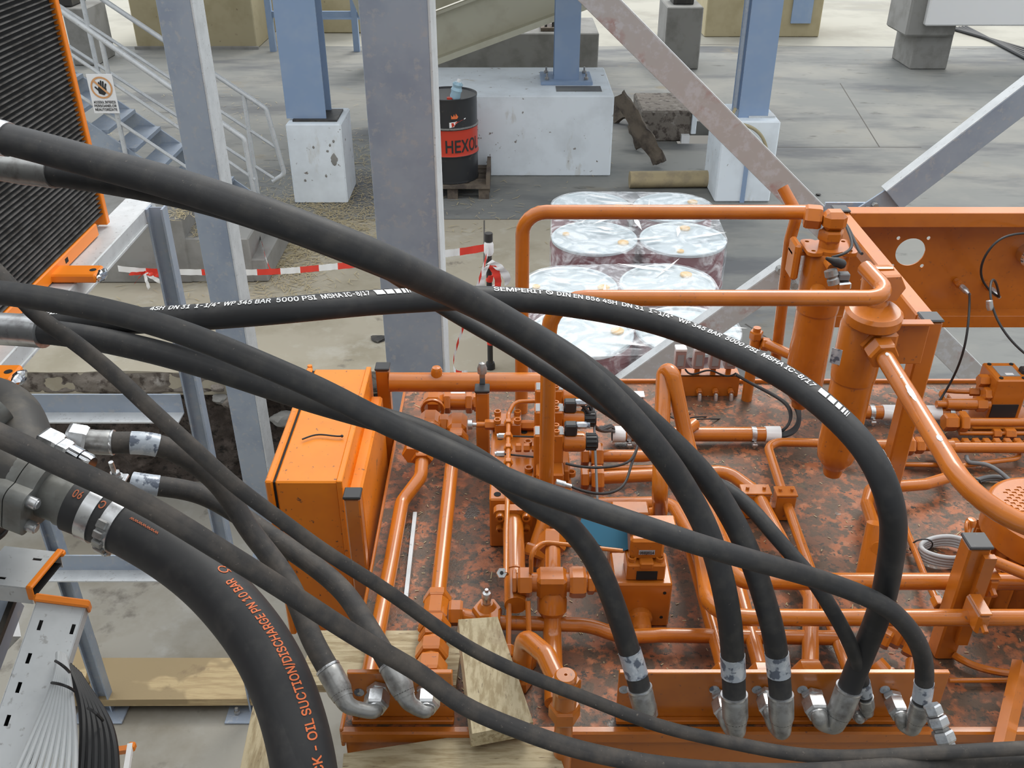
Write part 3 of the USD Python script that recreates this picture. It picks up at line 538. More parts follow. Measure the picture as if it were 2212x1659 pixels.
def brace(label, A, B, Y, m, w=.07, h=.125, gus=None):
    t = Thing('brace_beam', label, 'brace'); a, b = OY(*A, Y), OY(*B, Y)
    u = unit(np.cross(V(0, 1, 0), b - a)); u = u if u[2] > 0 else -u
    t.part('body', beam(a, b, w, h, (0, 0, 1), .002), m, False); t.part('top_face', beam(a + u * (h / 2 + .001), b + u * (h / 2 + .001), w - .003, .003), 'galvanised_light', False)  # paler strip paints the light falling on the upper side
    return t
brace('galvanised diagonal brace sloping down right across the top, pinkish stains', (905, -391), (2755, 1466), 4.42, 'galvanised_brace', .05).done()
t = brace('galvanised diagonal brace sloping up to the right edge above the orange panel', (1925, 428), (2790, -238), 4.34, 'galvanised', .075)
a, b = OY(1860, 470, 4.34), OY(1945, 415, 4.34); t.part('gusset_plate', beam(a, b, .012, .11), 'galvanised', False)
for px, py in ((1888, 441), (1872, 450)): q = OY(px, py, 4.33); t.part('bolt', cyl(q, q - V(0, .03, 0), .014, 6), 'zinc_dull')
t.done()
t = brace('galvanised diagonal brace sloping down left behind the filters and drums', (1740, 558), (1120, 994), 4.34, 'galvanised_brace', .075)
q = OY(1683, 580, 4.3); t.part('bolt', cyl(q, q - V(0, .04, 0), .02, 8), 'zinc_dull'); q = OY(1712, 612, 4.3); t.part('bolt', cyl(q, q - V(0, .04, 0), .02, 8), 'zinc_dull'); t.done()
q = OY(1838, 500, 4.385); solo('gusset_plate', obox(q, (.30, .012, .30)), 'galvanised', 'galvanised gusset plate where the diagonal braces cross', 'plate', False)

# ---------------------------------------------------------------- stair with two pipe rails and the sign
t = Thing('steel_stair', 'galvanised steel stair going down to the right behind the cooler', 'stair')
An, Bn = OY(145, 33, 8.6), OY(528, 300, 8.6); Af, Bf = OY(224, 0, 9.4), OY(575, 235, 9.4); dn = unit(Bn - An); d_ = V(dn[0], 0, dn[2])
for Yk in (8.62, 9.38):
    a = V(An[0], Yk, An[2] - 1.06); b = V(Bn[0] - .25, Yk, 0); b = a + d_ * ((.06 - a[2]) / d_[2]); t.part('stringer', beam(a - d_ * .8, b, .02, .17), 'galvanised', False)
zs = np.arange(.17, 2.0, .17)
for z in zs:
    x = An[0] + (z - (An[2] - 1.0)) / d_[2] * d_[0]; t.part('tread', box((x - .12, 8.64, z - .035), (x + .12, 9.36, z)), 'galvanised', False)
t.done()
for nm, A, B, Yk, fin in (('near', An, Bn, 8.6, 0), ('far', Af, Bf, 9.4, 1)):
    t = Thing('stair_railing', {'near': 'galvanised pipe handrail on the near side of the stair carrying the sign', 'far': 'galvanised pipe handrail on the far side of the stair with a hooked end'}[nm], 'railing')
    d = unit(V(B[0] - A[0], 0, B[2] - A[2])); A = A - d * 1.2
    if fin: e = V(B[0] + .10, Yk, B[2] - .66); tp = [A, B, e, e + V(-.13, 0, -.08)]
    else: tp = [A, B, V(B[0] + .03, Yk, .02)]
    t.part('top_rail', tube(bent(tp, .06), .024, 12), 'galvanised_light', 60)
    for k in (1, 2):
        o = V(0, 0, -.36 * k); L = B + o; L = L + V(.01, 0, 0) if k == 1 else B + o - d * .12; t.part('mid_rail', cyl(A + o, L + d * (.04 if k == 1 else .1), .016, 10), 'galvanised_light')
    for s in ((.36, 1.42) if not fin else (.12, .94, 1.98)):
        q = B - d * (s if not fin else [.25, 1.95, 3.0][[.12, .94, 1.98].index(s)]); zb = max(.0, q[2] - 1.02); t.part('post', cyl(q, V(q[0], Yk, zb), .022, 10), 'galvanised_light')
    t.done()
# sign
S = [OY(185, 160, 8.57), OY(241, 160, 8.57), OY(245, 245, 8.57)]; sw, sh = S[1][0] - S[0][0], S[0][2] - S[2][2]; so = V(S[0][0], 8.57, S[2][2])
t = Thing('warning_sign', 'white warning sign with a crossed-out black hand hung on the stair rail', 'sign')
t.part('plate', box(so + V(0, 0, 0), so + V(sw, .006, sh), .002), 'white_paint', False)
def on_sign(g, lift=.001): return prism(g, .001, so + V(0, -lift, 0), (1, 0, 0), (0, 0, 1))
cxs, cys, r0 = sw * .5, sh * .66, sw * .42
t.part('ring', on_sign(sg.Point(cxs, cys).buffer(r0).difference(sg.Point(cxs, cys).buffer(r0 * .84))), 'prohibition', False)
u = r0 / 10.0
hand = sg.Polygon([(-3, -5), (1, -6.5), (3.5, -4), (3.8, -.5), (-2.6, .2), (-3.4, -2)]).buffer(.4)
for (x0, y0, x1, y1) in ((-2.2, -.5, -1.6, 4.6), (-.6, -.5, .4, 5.8), (1.2, -.5, 2.3, 5.2), (2.8, -1.2, 4.4, 3.2), (-2.6, -3, -5.6, .4)): hand = hand.union(sg.LineString([(x0, y0), (x1, y1)]).buffer(.72))
from shapely import affinity
t.part('hand', on_sign(affinity.translate(affinity.scale(hand, u, u, origin=(0, 0)), cxs, cys), .002), 'black_print', False)
t.part('slash', on_sign(affinity.rotate(sg.box(cxs - r0 * .9, cys - r0 * .09, cxs + r0 * .9, cys + r0 * .09), -45, origin=(cxs, cys)), .003), 'prohibition', False)
for k, tx in enumerate(('ACCESUL INTERZIS', 'PERSOANELOR', 'NEAUTORIZATE')):
    m = meshkit.text_mesh(tx, sh * .062, .001, True); m.vertices[:, 0] -= m.bounds[0][0]; ww = m.bounds[1][0]; m.vertices[:, 0] *= min(1, sw * .86 / ww); ww = min(ww, sw * .86)
    v = m.vertices.copy(); m.vertices = np.stack([so[0] + (sw - ww) / 2 + v[:, 0], so[1] - .001 - v[:, 2], so[2] + sh * (.26 - .095 * k) + v[:, 1]], 1); t.part('lettering', m, 'black_print', False)
t.done()
# ================================================================ HOSES
def pts3(l): return [W(*q) for q in l]
def sub(c, s0, s1, n=24):
    s = np.r_[0, np.cumsum(np.linalg.norm(np.diff(c, axis=0), axis=1))]; L = s[-1]
    q = np.linspace(s0 if s0 >= 0 else L + s0, s1 if s1 > 0 else L + s1, n); return np.stack([np.interp(q, s, c[:, i]) for i in range(3)], 1)
def s_at(c, px=None, py=None):
    "arc length where the curve passes a picture column or row"
    s = np.r_[0, np.cumsum(np.linalg.norm(np.diff(c, axis=0), axis=1))]; q = PX(c); d = (q[:, 0] - px) if px is not None else (q[:, 1] - py)
    i = np.nonzero(np.diff(np.sign(d)))[0]; i = i[0] if len(i) else int(np.argmin(abs(d[:-1]))); f = abs(d[i]) / (abs(d[i]) + abs(d[i + 1]) + 1e-9); return s[i] + min(f, 1) * (s[i + 1] - s[i])
def print_on(c, r, items, side, h):
    """flat print along a hose: items (mesh or text, s0, s1); the line of print runs where the hose's surface faces 'side'"""
    s = np.r_[0, np.cumsum(np.linalg.norm(np.diff(c, axis=0), axis=1))]; T = np.gradient(c, axis=0); T /= np.linalg.norm(T, axis=1, keepdims=True); out = []
    for it, s0, s1 in items:
        if isinstance(it, str): m = meshkit.text_mesh(it, h, .0005, True)
        else: m = it.copy()
        m = m.subdivide_to_size(max(.006, abs(s1 - s0) / 60)); v = m.vertices.copy(); x = v[:, 0] - v[:, 0].min(); x = x / x.max()
        q = s0 + x * (s1 - s0); P = np.stack([np.interp(q, s, c[:, i]) for i in range(3)], 1); t = np.stack([np.interp(q, s, T[:, i]) for i in range(3)], 1); t /= np.linalg.norm(t, axis=1, keepdims=True)
        sd = np.asarray(side(P) if callable(side) else np.broadcast_to(unit(side), P.shape), float); nrm = sd - t * np.sum(sd * t, 1, keepdims=True); nrm /= np.linalg.norm(nrm, axis=1, keepdims=True)
        sgn = 1 if s1 > s0 else -1; bi = np.cross(nrm, t) * sgn; a = v[:, 1] / r - h / (2 * r)
        m.vertices = P + (r + .0004 + v[:, 2])[:, None] * (np.cos(a)[:, None] * nrm + np.sin(a)[:, None] * bi)
        out.append(m)
    return out
def hose(label, pts, od, m='rubber', n=110, start=None, end=None, sleeves=()):
    "start/end: length of a crimped ferrule on the hose end; sleeves: (s0, s1, material)"
    c = curve(pts3(pts), n); t = Thing('hydraulic_hose', label, 'hose'); t.c = c; t.r = od / 2
    t.part('hose', tube(c, od / 2, 22), m, 60)
    for e, sg_ in ((start, 0), (end, 1)):
        if e:
            g = sub(c, -e, 0, 8)[:] if sg_ else sub(c, 0, e, 8)[::-1]; r = od / 2
            g = np.vstack([g, g[-1] + (g[-1] - g[-2])]); rr = np.interp(np.linspace(0, 1, len(g)), [0, .04, .1, .75, .86, 1], [r * 1.02, r * 1.13, r * 1.13, r * 1.10, r * 1.0, r * .92])
            t.part('ferrule', tube(g, rr, 24), 'zinc_dull', 40); t.part('ferrule_rim', lathe([(r * 1.0, -.001), (r * 1.15, -.001), (r * 1.16, .002), (r * 1.13, .004)], g[0], g[1] - g[0], 24), 'zinc')
    for s0, s1, mm in sleeves: t.part('label_sleeve', tube(sub(c, s0, s1, 8), od / 2 + .0012, 22), mm, 60)
    return t
def end_elbow(t, nut, r, rn, facing=(0, 1, 0), dip=.02):
    "forged elbow from the ferrule down and round to a union nut on the bulkhead; nut: point on the nut's axis at its front"
    c = t.c; a = c[-1]; d = unit(c[-1] - c[-3]); f = unit(facing); nut = V(*nut)
    g = curve([a - d * .004, a + d * .012, a + d * (.022 + dip * .4) + f * .006, (a + d * (.030 + dip * .6) + nut) / 2 + f * .004 + d * .006, nut - f * .012, nut], 26)
    t.part('elbow', tube(g, np.interp(np.linspace(0, 1, len(g)), [0, .45, 1], [t.r * .94, r * 1.03, r]), 18), 'zinc_dull', 60); t.part('union_nut', cat(hexp(nut - f * .006, nut + f * .030, rn), cyl(nut - f * .010, nut, rn * .72, 18)), 'zinc', 20)
    t.part('bulkhead_union', hexp(nut + f * .030, nut + f * .044, rn * .92, rot=.3), 'zinc', 20)
BH = 1.335                                             # front face of the bulkhead plates

t = hose('thickest black hose crossing the whole picture from upper left, hung in front', [(-60, 287, 1.37), (20, 302, 1.36), (200, 350, 1.33), (350, 390, 1.29), (500, 437, 1.26), (650, 490, 1.265), (800, 549, 1.30), (900, 594, 1.38), (1000, 641, 1.47), (1100, 696, 1.53), (1210, 767, 1.58), (1313, 850, 1.62), (1400, 945, 1.65), (1450, 1010, 1.68), (1496, 1084, 1.71), (1526, 1145, 1.72), (1550, 1215, 1.735), (1565, 1276, 1.75), (1577, 1348, 1.78), (1582, 1406, 1.81), (1586, 1500, 1.845), (1589, 1556, 1.86)], .0455, 'rubber', 140, end=.058, sleeves=[(-.150, -.102, 'label_silver')])
t.part('ferrule', tube(sub(t.c, 0, .060, 6), [.0255, .0255, .0255, .0258, .0258, .0245], 24), 'zinc'); t.part('adaptor_pipe', tube(curve([t.c[0] + unit(t.c[1] - t.c[0]) * .01, t.c[0] - unit(t.c[1] - t.c[0]) * .10, t.c[0] + V(-.35, .05, .03), t.c[0] + V(-.75, .10, .0)], 20), .019, 18), 'zinc_dull', 60); end_elbow(t, OY(1566, 1540, BH - .046), .0165, .023); t.done()
t = hose('black hose lying behind the thickest one, second from left on the long bulkhead', [(-60, 352, 1.48), (40, 364, 1.47), (118, 372, 1.455), (330, 405, 1.38), (500, 446, 1.35), (800, 556, 1.38), (1000, 646, 1.54), (1100, 696, 1.60), (1241, 779, 1.66), (1384, 893, 1.71), (1470, 973, 1.74), (1523, 1030, 1.755), (1572, 1103, 1.77), (1607, 1171, 1.775), (1632, 1235, 1.78), (1648, 1284, 1.79), (1666, 1348, 1.80), (1677, 1406, 1.82), (1686, 1500, 1.845), (1688, 1556, 1.86)], .044, 'rubber', 140, end=.058, sleeves=[(-.150, -.102, 'label_silver')])
t.part('ferrule', tube(sub(t.c, 0, s_at(t.c, px=119), 6), [.0225, .0225, .0225, .0245, .0245, .0248], 24), 'zinc_dull'); t.part('adaptor_pipe', tube(curve([t.c[0] + unit(t.c[1] - t.c[0]) * .01, t.c[0] - unit(t.c[1] - t.c[0]) * .10, t.c[0] + V(-.35, .06, .02), t.c[0] + V(-.75, .12, -.02)], 20), .019, 18), 'zinc_dull', 60); end_elbow(t, OY(1664, 1534, BH - .046), .0165, .023); t.done()
t = hose('thin black hose dipping under the thickest one to the smallest bulkhead fitting', [(-760, 165, 1.75), (-300, 235, 1.60), (100, 330, 1.52), (350, 397, 1.52), (600, 485, 1.58), (800, 566, 1.70), (952, 662, 1.86), (1100, 749, 1.86), (1172, 794, 1.86), (1255, 845, 1.86), (1400, 942, 1.86), (1533, 1036, 1.835), (1602, 1080, 1.81), (1660, 1141, 1.78), (1700, 1187, 1.77), (1750, 1245, 1.76), (1788, 1302, 1.77), (1818, 1354, 1.79), (1846, 1415, 1.82), (1868, 1500, 1.89), (1873, 1530, 1.91)], .0285, 'rubber', 120, end=.034, sleeves=[(-.085, -.045, 'label_silver')])
end_elbow(t, OY(1852, 1542, BH - .03), .010, .015, dip=.0); t.done()

t = hose('black hose with white lettering arching over the pipes, then down to the bulkhead', [(-450, 748, 2.05), (-200, 722, 1.85), (20, 706, 1.72), (130, 700, 1.67), (350, 690, 1.62), (500, 680, 1.60), (650, 667, 1.60), (800, 654, 1.68), (900, 648, 1.71), (1000, 644, 1.73), (1150, 650, 1.76), (1250, 662, 1.77), (1400, 692, 1.78), (1500, 725, 1.77), (1600, 767, 1.72), (1700, 819, 1.66), (1800, 895, 1.60), (1881, 987, 1.56), (1920, 1075, 1.57), (1930, 1148, 1.62), (1922, 1220, 1.68), (1903, 1310, 1.76), (1873, 1390, 1.82), (1834, 1487, 1.87), (1812, 1545, 1.89)], .0455, 'rubber_clean', 160, end=.066)
up = lambda P: unit(V(0, .10, 1)) + 0 * P; X_ = lambda px: s_at(t.c, px=px)
logo = trimesh.util.concatenate([ext(sg.Polygon([(a + .004, 0), (a + w_ + .004, 0), (a + w_, .012), (a, .012)]), .0005) for a, w_ in ((0, .022), (.026, .018), (.048, .012), (.064, .006), (.073, .0035), (.079, .0015))])
swirl = ext(sg.Point(.006, .006).buffer(.006).difference(sg.Point(.006, .006).buffer(.0042)).union(sg.LineString([(.002, .010), (.010, .002)]).buffer(.0009)), .0005)
def sidef(P):
    q = V(0, 0, EYE) - P; q /= np.linalg.norm(q, axis=1, keepdims=True); u = np.broadcast_to(V(.25, .35, 1), P.shape); return u * .80 + q * .55
for tx, a, b in (('SEMPERIT', 62, 176), ('4SH  DN 31  1-1/4"  WP 345 BAR  5000 PSI  MSHA IC-8/17', 336, 792), (logo, 803, 886), ('SEMPERIT', 1062, 1168), (swirl, 1174, 1190), ('DIN EN 856 4SH  DN 31  1-1/4"', 1198, 1445), ('WP 345 BAR  5000 PSI  MSHA IC-8/17', 1458, 1752), (logo, 1760, 1822)):
    t.part('white_lettering', print_on(t.c, t.r, [(tx, X_(a), X_(b))], sidef, .0105), 'white_print', False)
c_ = t.c; sa = s_at(c_[60:], py=985) + s_at(c_, px=PX(c_[60])[0]); t.part('white_lettering', print_on(c_, t.r, [('SEMPERIT', sa, sa + .11)], V(.9, .5, .5), .0105), 'white_print', False)
end_elbow(t, OY(1766, 1538, BH - .046), .0165, .026); t.done()

t = hose('medium black hose running from the left edge to the last right bulkhead fitting', [(-760, 602, 1.75), (-300, 612, 1.45), (60, 640, 1.33), (200, 665, 1.33), (350, 704, 1.33), (500, 759, 1.34), (600, 801, 1.35), (700, 846, 1.36), (800, 897, 1.37), (900, 944, 1.39), (1000, 989, 1.40), (1100, 1037, 1.42), (1250, 1091, 1.44), (1400, 1140, 1.46), (1500, 1173, 1.49), (1600, 1203, 1.54), (1700, 1231, 1.60), (1800, 1262, 1.66), (1890, 1298, 1.675), (1945, 1338, 1.715), (1985, 1395, 1.77), (1997, 1460, 1.82), (1988, 1525, 1.855), (1978, 1556, 1.87)], .035, 'rubber', 140, end=.046, sleeves=[(-.098, -.055, 'label_silver')])
end_elbow(t, OY(1942, 1540, BH - .046), .0125, .021); t.done()
t = hose('black hose with bright ferrule at left edge ending at the leftmost long-bulkhead fitting', [(-40, 708, 1.66), (96, 717, 1.64), (200, 731, 1.62), (350, 764, 1.61), (500, 808, 1.61), (600, 841, 1.61), (700, 872, 1.61), (800, 900, 1.61), (900, 930, 1.62), (1000, 977, 1.64), (1080, 1028, 1.67), (1150, 1085, 1.70), (1212, 1122, 1.73), (1243, 1152, 1.75), (1277, 1197, 1.77), (1315, 1275, 1.79), (1348, 1370, 1.82), (1370, 1440, 1.835), (1384, 1495, 1.845), (1394, 1535, 1.86)], .043, 'rubber', 140, end=.055, sleeves=[(-.135, -.082, 'label_silver')])
t.part('ferrule', tube(sub(t.c, 0, s_at(t.c, px=95), 6), .0285, 24), 'zinc'); t.part('adaptor_pipe', tube(curve([t.c[0] + unit(t.c[1] - t.c[0]) * .01, t.c[0] - unit(t.c[1] - t.c[0]) * .10, t.c[0] + V(-.35, .06, .02), t.c[0] + V(-.75, .12, -.02)], 20), .019, 18), 'zinc_dull', 60); end_elbow(t, OY(1398, 1542, BH - .046), .0165, .022); t.done()
t = hose('thin dusty hose descending from the left across to the lower right edge', [(-700, 160, 1.8), (-300, 350, 1.55), (20, 615, 1.40), (80, 680, 1.39), (155, 735, 1.385), (253, 815, 1.39), (325, 883, 1.40), (416, 966, 1.42), (506, 1047, 1.45), (600, 1118, 1.49), (700, 1190, 1.53), (845, 1283, 1.59), (989, 1384, 1.64), (1134, 1457, 1.68), (1279, 1513, 1.70), (1420, 1566, 1.70), (1593, 1607, 1.69), (1750, 1632, 1.67), (1954, 1630, 1.64), (2100, 1622, 1.62), (2290, 1612, 1.62)], .0238, 'rubber_dusty', 160); t.done()
t = hose('dusty hose from the left edge passing over the suction hose to the bottom edge', [(-900, 700, 1.5), (-300, 815, 1.28), (20, 950, 1.22), (150, 1012, 1.25), (300, 1083, 1.29), (450, 1172, 1.33), (560, 1240, 1.38), (700, 1330, 1.45), (808, 1397, 1.50), (917, 1462, 1.55), (989, 1516, 1.57), (1098, 1567, 1.59), (1206, 1606, 1.60), (1315, 1634, 1.61), (1500, 1661, 1.62), (1750, 1668, 1.62), (2000, 1650, 1.64), (2280, 1640, 1.66)], .031, 'rubber_dusty', 150); t.done()

# two pump hoses at left
t = hose('kinked dusty hose from the pump to the left fitting of the short bulkhead', [(185, 952, 1.86), (253, 956, 1.87), (340, 962, 1.89), (412, 995, 1.93), (480, 1055, 1.97), (540, 1145, 1.99), (590, 1210, 1.985), (636, 1285, 1.96), (672, 1375, 1.92), (712, 1450, 1.89), (738, 1500, 1.87)], .044, 'rubber_dusty', 110, start=.052, end=.060, sleeves=[(.085, .135, 'label_silver')])
end_elbow(t, OY(812, 1525, BH - .045), .0145, .026, dip=.015)
p = t.c[0]; d = unit(t.c[0] - t.c[2]); t.part('union_nut', hexp(p - d * .004, p + d * .034, .030), 'zinc', 20); t.done()
t = hose('dusty hose from the pump to the right fitting of the short bulkhead', [(285, 1042, 2.03), (360, 1052, 2.05), (434, 1068, 2.07), (505, 1105, 2.07), (570, 1148, 2.07), (640, 1195, 2.05), (705, 1243, 2.03), (752, 1290, 2.0), (800, 1365, 1.94), (845, 1440, 1.89), (872, 1495, 1.87)], .044, 'rubber_dusty', 110, end=.060, sleeves=[(.0, .055, 'label_silver')])
end_elbow(t, OY(922, 1525, BH - .045), .0145, .026, dip=.015); t.done()

# suction hose with clamps, adaptor and pump elbow
SP = [(158, 1088, 1.755), (205, 1107, 1.755), (270, 1138, 1.75), (360, 1190, 1.73), (440, 1250, 1.70), (510, 1322, 1.65), (570, 1405, 1.60), (615, 1500, 1.555), (645, 1600, 1.52), (662, 1700, 1.50), (668, 1800, 1.50)]
c = curve(pts3(SP), 110); r = .0515
t = Thing('suction_hose', 'very thick black suction hose with orange lettering curving down at lower left', 'hose'); t.c = c; t.r = r
t.part('hose', tube(c, r, 36), 'rubber_clean', 60)
def lefts(P):
    q = V(0, 0, EYE) - P; q /= np.linalg.norm(q, axis=1, keepdims=True); return q * .80 + np.broadcast_to(V(.72, .0, .35), P.shape) * .75
sb, se = s_at(c, py=1656), s_at(c, py=1228)
for tx, a, b in (('BLACK - OIL SUCTION/DISCHARGE PN 10 BAR', s_at(c, py=1716), s_at(c, py=1300)), (ext(sg.Point(.0, .0).buffer(.008).difference(sg.Point(0, 0).buffer(.006)).difference(sg.box(-.002, -.01, .002, 0)).union(sg.box(-.009, -.009, -.003, -.0075)).union(sg.box(.003, -.009, .009, -.0075)), .0005), s_at(c, py=1288), s_at(c, py=1272))):
    t.part('orange_lettering', print_on(c, r, [(tx, a, b)], lefts, .0155), 'orange_print', False)
top = lambda P: (lambda q: q / np.linalg.norm(q, axis=1, keepdims=True) * .75 + np.broadcast_to(V(.15, 0, .6), P.shape))(V(0, 0, EYE) - P)
t.part('orange_lettering', print_on(c, r, [('90', s_at(c, px=186), s_at(c, px=168)), ('C', s_at(c, px=236), s_at(c, px=224))], top, .015), 'orange_print_faint', False); t.part('faint_mark', print_on(c, r, [('wwwwwww', s_at(c, px=352), s_at(c, px=292))], top, .006), 'orange_print_faint', False)
s1 = s_at(c, px=208); t.part('clamp_band', tube(sub(c, s1 - .013, s1 + .013, 6), r + .003, 36), 'zinc', 60)
s2 = s_at(c, px=256); q2 = sub(c, s2 - .013, s2 + .013, 6); b2 = t.part('clamp_band', tube(q2, r + .003, 36), 'zinc', 60)
tq = unit(q2[-1] - q2[0]); vq = unit(V(0, 0, EYE) - q2[2]); nq = unit(vq - tq * np.dot(vq, tq)); bq = np.cross(tq, nq)
for k, an in enumerate((.25, .62, 1.0, 1.4)):       # the worm-drive strip and its slots
    nn = math.cos(an) * nq + math.sin(an) * (bq if bq[2] < 0 else -bq); e = q2[2] + nn * (r + .005); t.part('clamp_lug', obox(e, (.020, .016, .008), frame(tq, np.cross(nn, tq)), .002), 'zinc_dull', False, parent=b2)
nn = math.cos(1.75) * nq + math.sin(1.75) * (bq if bq[2] < 0 else -bq); t.part('clamp_tail', obox(q2[2] + nn * (r + .007), (.028, .022, .008), frame(tq, np.cross(nn, tq)), .003), 'zinc', False, parent=b2)
t.done()
d = unit(c[2] - c[0]); a = c[0]
t = Thing('split_flange', 'grey cast split flange bolted between the dark elbow and the suction hose', 'flange')
t.part('hose_tail', lathe([(0, -.055), (.044, -.055), (.044, -.02), (.047, -.015), (.047, .01), (0, .01)], a, d, 30), 'steel_cast')
fy = unit(np.cross(d, V(0, 0, 1))); fz = np.cross(fy, d); fr = np.stack([fy, fz], 0)
poly = sg.MultiPoint([(-.060, .028), (.060, .028), (.060, -.028), (-.060, -.028)]).convex_hull.buffer(.020).union(sg.Point(0, 0).buffer(.066))
def flg(s, th): return prism(poly, th, a + d * s, fy, np.cross(d, fy)) 
t.part('clamp_half', flg(-.085, .034), 'steel_cast', 30); t.part('flange_plate', flg(-.113, .026), 'steel_cast', 30)
for k, (u, w) in enumerate(((-.058, .030), (.058, .030), (.058, -.030), (-.058, -.030))):
    e = np.cross(d, fy); q = a + fy * u + e * w - d * .051; t.part('cap_screw', cat(cyl(q, q + d * .016, .011, 14), cyl(q + d * .016, q + d * .019, .008, 12)), 'zinc'); t.part('flange_nut', hexp(q - d * .075, q - d * .062, .012), 'zinc', 20)
t.done()
e0 = a - d * .115
EL = bent([e0, e0 - d * .10, e0 - d * .16 + V(-.02, .10, .12), e0 + V(-.12, .16, .28), e0 + V(-.40, .22, .36)], .10)
EL = curve([e0, e0 - d * .07, W(18, 990, 1.90), W(-10, 935, 1.93), W(20, 880, 2.0), W(-40, 850, 2.1), W(-140, 865, 2.15)], 50)
t = Thing('pipe_elbow', 'thick dark steel pipe elbow at the left edge feeding the suction hose', 'pipe elbow')
t.part('elbow', tube(curve([e0, e0 - d * .05, W(48, 1005, 1.95), W(38, 935, 2.02), W(8, 888, 2.08), W(-55, 868, 2.1), W(-160, 880, 2.1)], 50), .064, 30), 'steel_dark', 60)
q = W(40, 948, 2.02); t.part('weld_seam', torus(q, unit(W(38, 935, 2.02) - W(48, 1005, 1.95)), .064, .004, 30, 8), 'steel_dark', 60)
t.part('end_boss', cyl(W(-30, 905, 1.95), W(2, 880, 1.97), .035, 20), 'steel_cast', 40); t.done()
t = Thing('pipe_stub', 'dark vertical steel pipe stub at the left edge below the elbow', 'pipe'); t.part('pipe', cyl(W(-22, 1040, 1.86), W(-30, 1150, 1.9), .036, 24), 'steel_dark'); t.part('rim', torus(W(-30, 1150, 1.9), V(0, 0, 1), .036, .006), 'steel_dark', 60); t.done()
# pump-side adaptors
t = Thing('threaded_adaptor', 'stack of bright zinc hexagon adaptors beside the dark elbow', 'fitting')
a, b = W(105, 958, 1.80), W(195, 1000, 1.78); d = unit(b - a); L = np.linalg.norm(b - a)
t.part('hex_body', hexp(a - d * .012, a + d * .030, .030), 'zinc', 20); t.part('hex_nut', hexp(a + d * .028, a + d * .052, .024), 'zinc', 20); t.part('collar', cyl(a + d * .052, a + d * .078, .019), 'chrome'); t.part('plug_end', lathe([(.014, 0), (.017, .002), (.017, .018), (.013, .024), (.0, .024)], a + d * .078, d, 20), 'chrome'); t.done()
t = Thing('clamp_bolt', 'upright clamp bolt with bright nuts between the two pump hoses', 'bolt')
a = W(250, 1028, 1.93); t.part('thread', cyl(a - V(0, 0, .01), a + V(0, -.005, .038), .005, 12), 'zinc'); t.part('nut', hexp(a, a + V(0, 0, .010), .011), 'zinc', 20); t.part('washer', cyl(a - V(0, 0, .003), a, .014), 'zinc'); t.part('clamp_plate', obox(a - V(-.004, 0, .008), (.034, .03, .008), bev=.002), 'zinc', False); t.done()
# ================================================================ THE HYDRAULIC UNIT: tank, cabinet, frame, panel
D = EYE - 1.62                                          # top of the tank
Zr = lambda px, py, z: OZ(px, py, EYE + z)               # point at a height given relative to the eye
TX0, TX1, TY0, TY1 = -.347, 2.35, 1.315, 2.70
t = Thing('oil_tank', 'wide dirty orange oil tank whose flaking wet lid carries all the pipes', 'oil tank')
t.part('lid', box((TX0, TY0, D - .012), (TX1, TY1, D)), 'orange_deck', False)
t.part('front_wall', box((TX0 + .004, TY0 - .004, D - .60), (TX1, TY0 + .006, D - .010)), 'orange_paint', False); t.part('left_wall', box((TX0, TY0, D - .60), (TX0 + .01, TY1, D - .012)), 'orange_paint', False)
t.part('back_wall', box((TX0, TY1 - .01, D - .60), (TX1, TY1, D - .012)), 'orange_paint', False); t.part('bottom', box((TX0, TY0, D - .61), (TX1, TY1, D - .60)), 'orange_paint', False)
t.part('left_rim', box((TX0 - .008, TY0 - .01, D - .045), (TX0, TY1, D + .008), .002), 'orange_paint', False); t.part('back_rim', box((TX0, TY1, D - .03), (TX1, TY1 + .012, D + .012), .002), 'orange_paint', False)
t.part('front_lip', box((TX0 - .006, TY0 - .016, D - .028), (TX1, TY0 + .004, D + .004), .004), 'orange_paint', False)
for x in (TX0 + .06, 1.0, TX1 - .06):
    for y in (TY0 + .08, TY1 - .08): t.part('leg', box((x - .04, y - .04, PIT), (x + .04, y + .04, D - .61)), 'orange_paint', False)
t.done()
rs = np.random.default_rng(3); lv = []; lf = []
for _ in range(900):                                    # leaf crumbs, straw and dirt on the lid
    x, y = rs.uniform(TX0 + .03, 1.75), rs.uniform(TY0 + .05, TY1 - .03); a = rs.uniform(0, 6.28); L = rs.uniform(.003, .010) if rs.random() < .965 else rs.uniform(.015, .035); w = min(L * .4, .0022); d, e = V(math.cos(a), math.sin(a), 0) * L / 2, V(-math.sin(a), math.cos(a), .2) * w / 2; p = V(x, y, D + .002); k = len(lv)
    lv += [p - d - e, p + d - e, p + d + e, p - d + e]; lf += [[k, k + 1, k + 2], [k, k + 2, k + 3]]
solo('leaf_litter', trimesh.Trimesh(np.array(lv), np.array(lf), process=False), 'straw', 'straw and leaf crumbs scattered on the orange tank lid', 'leaf litter', False, kind='stuff')

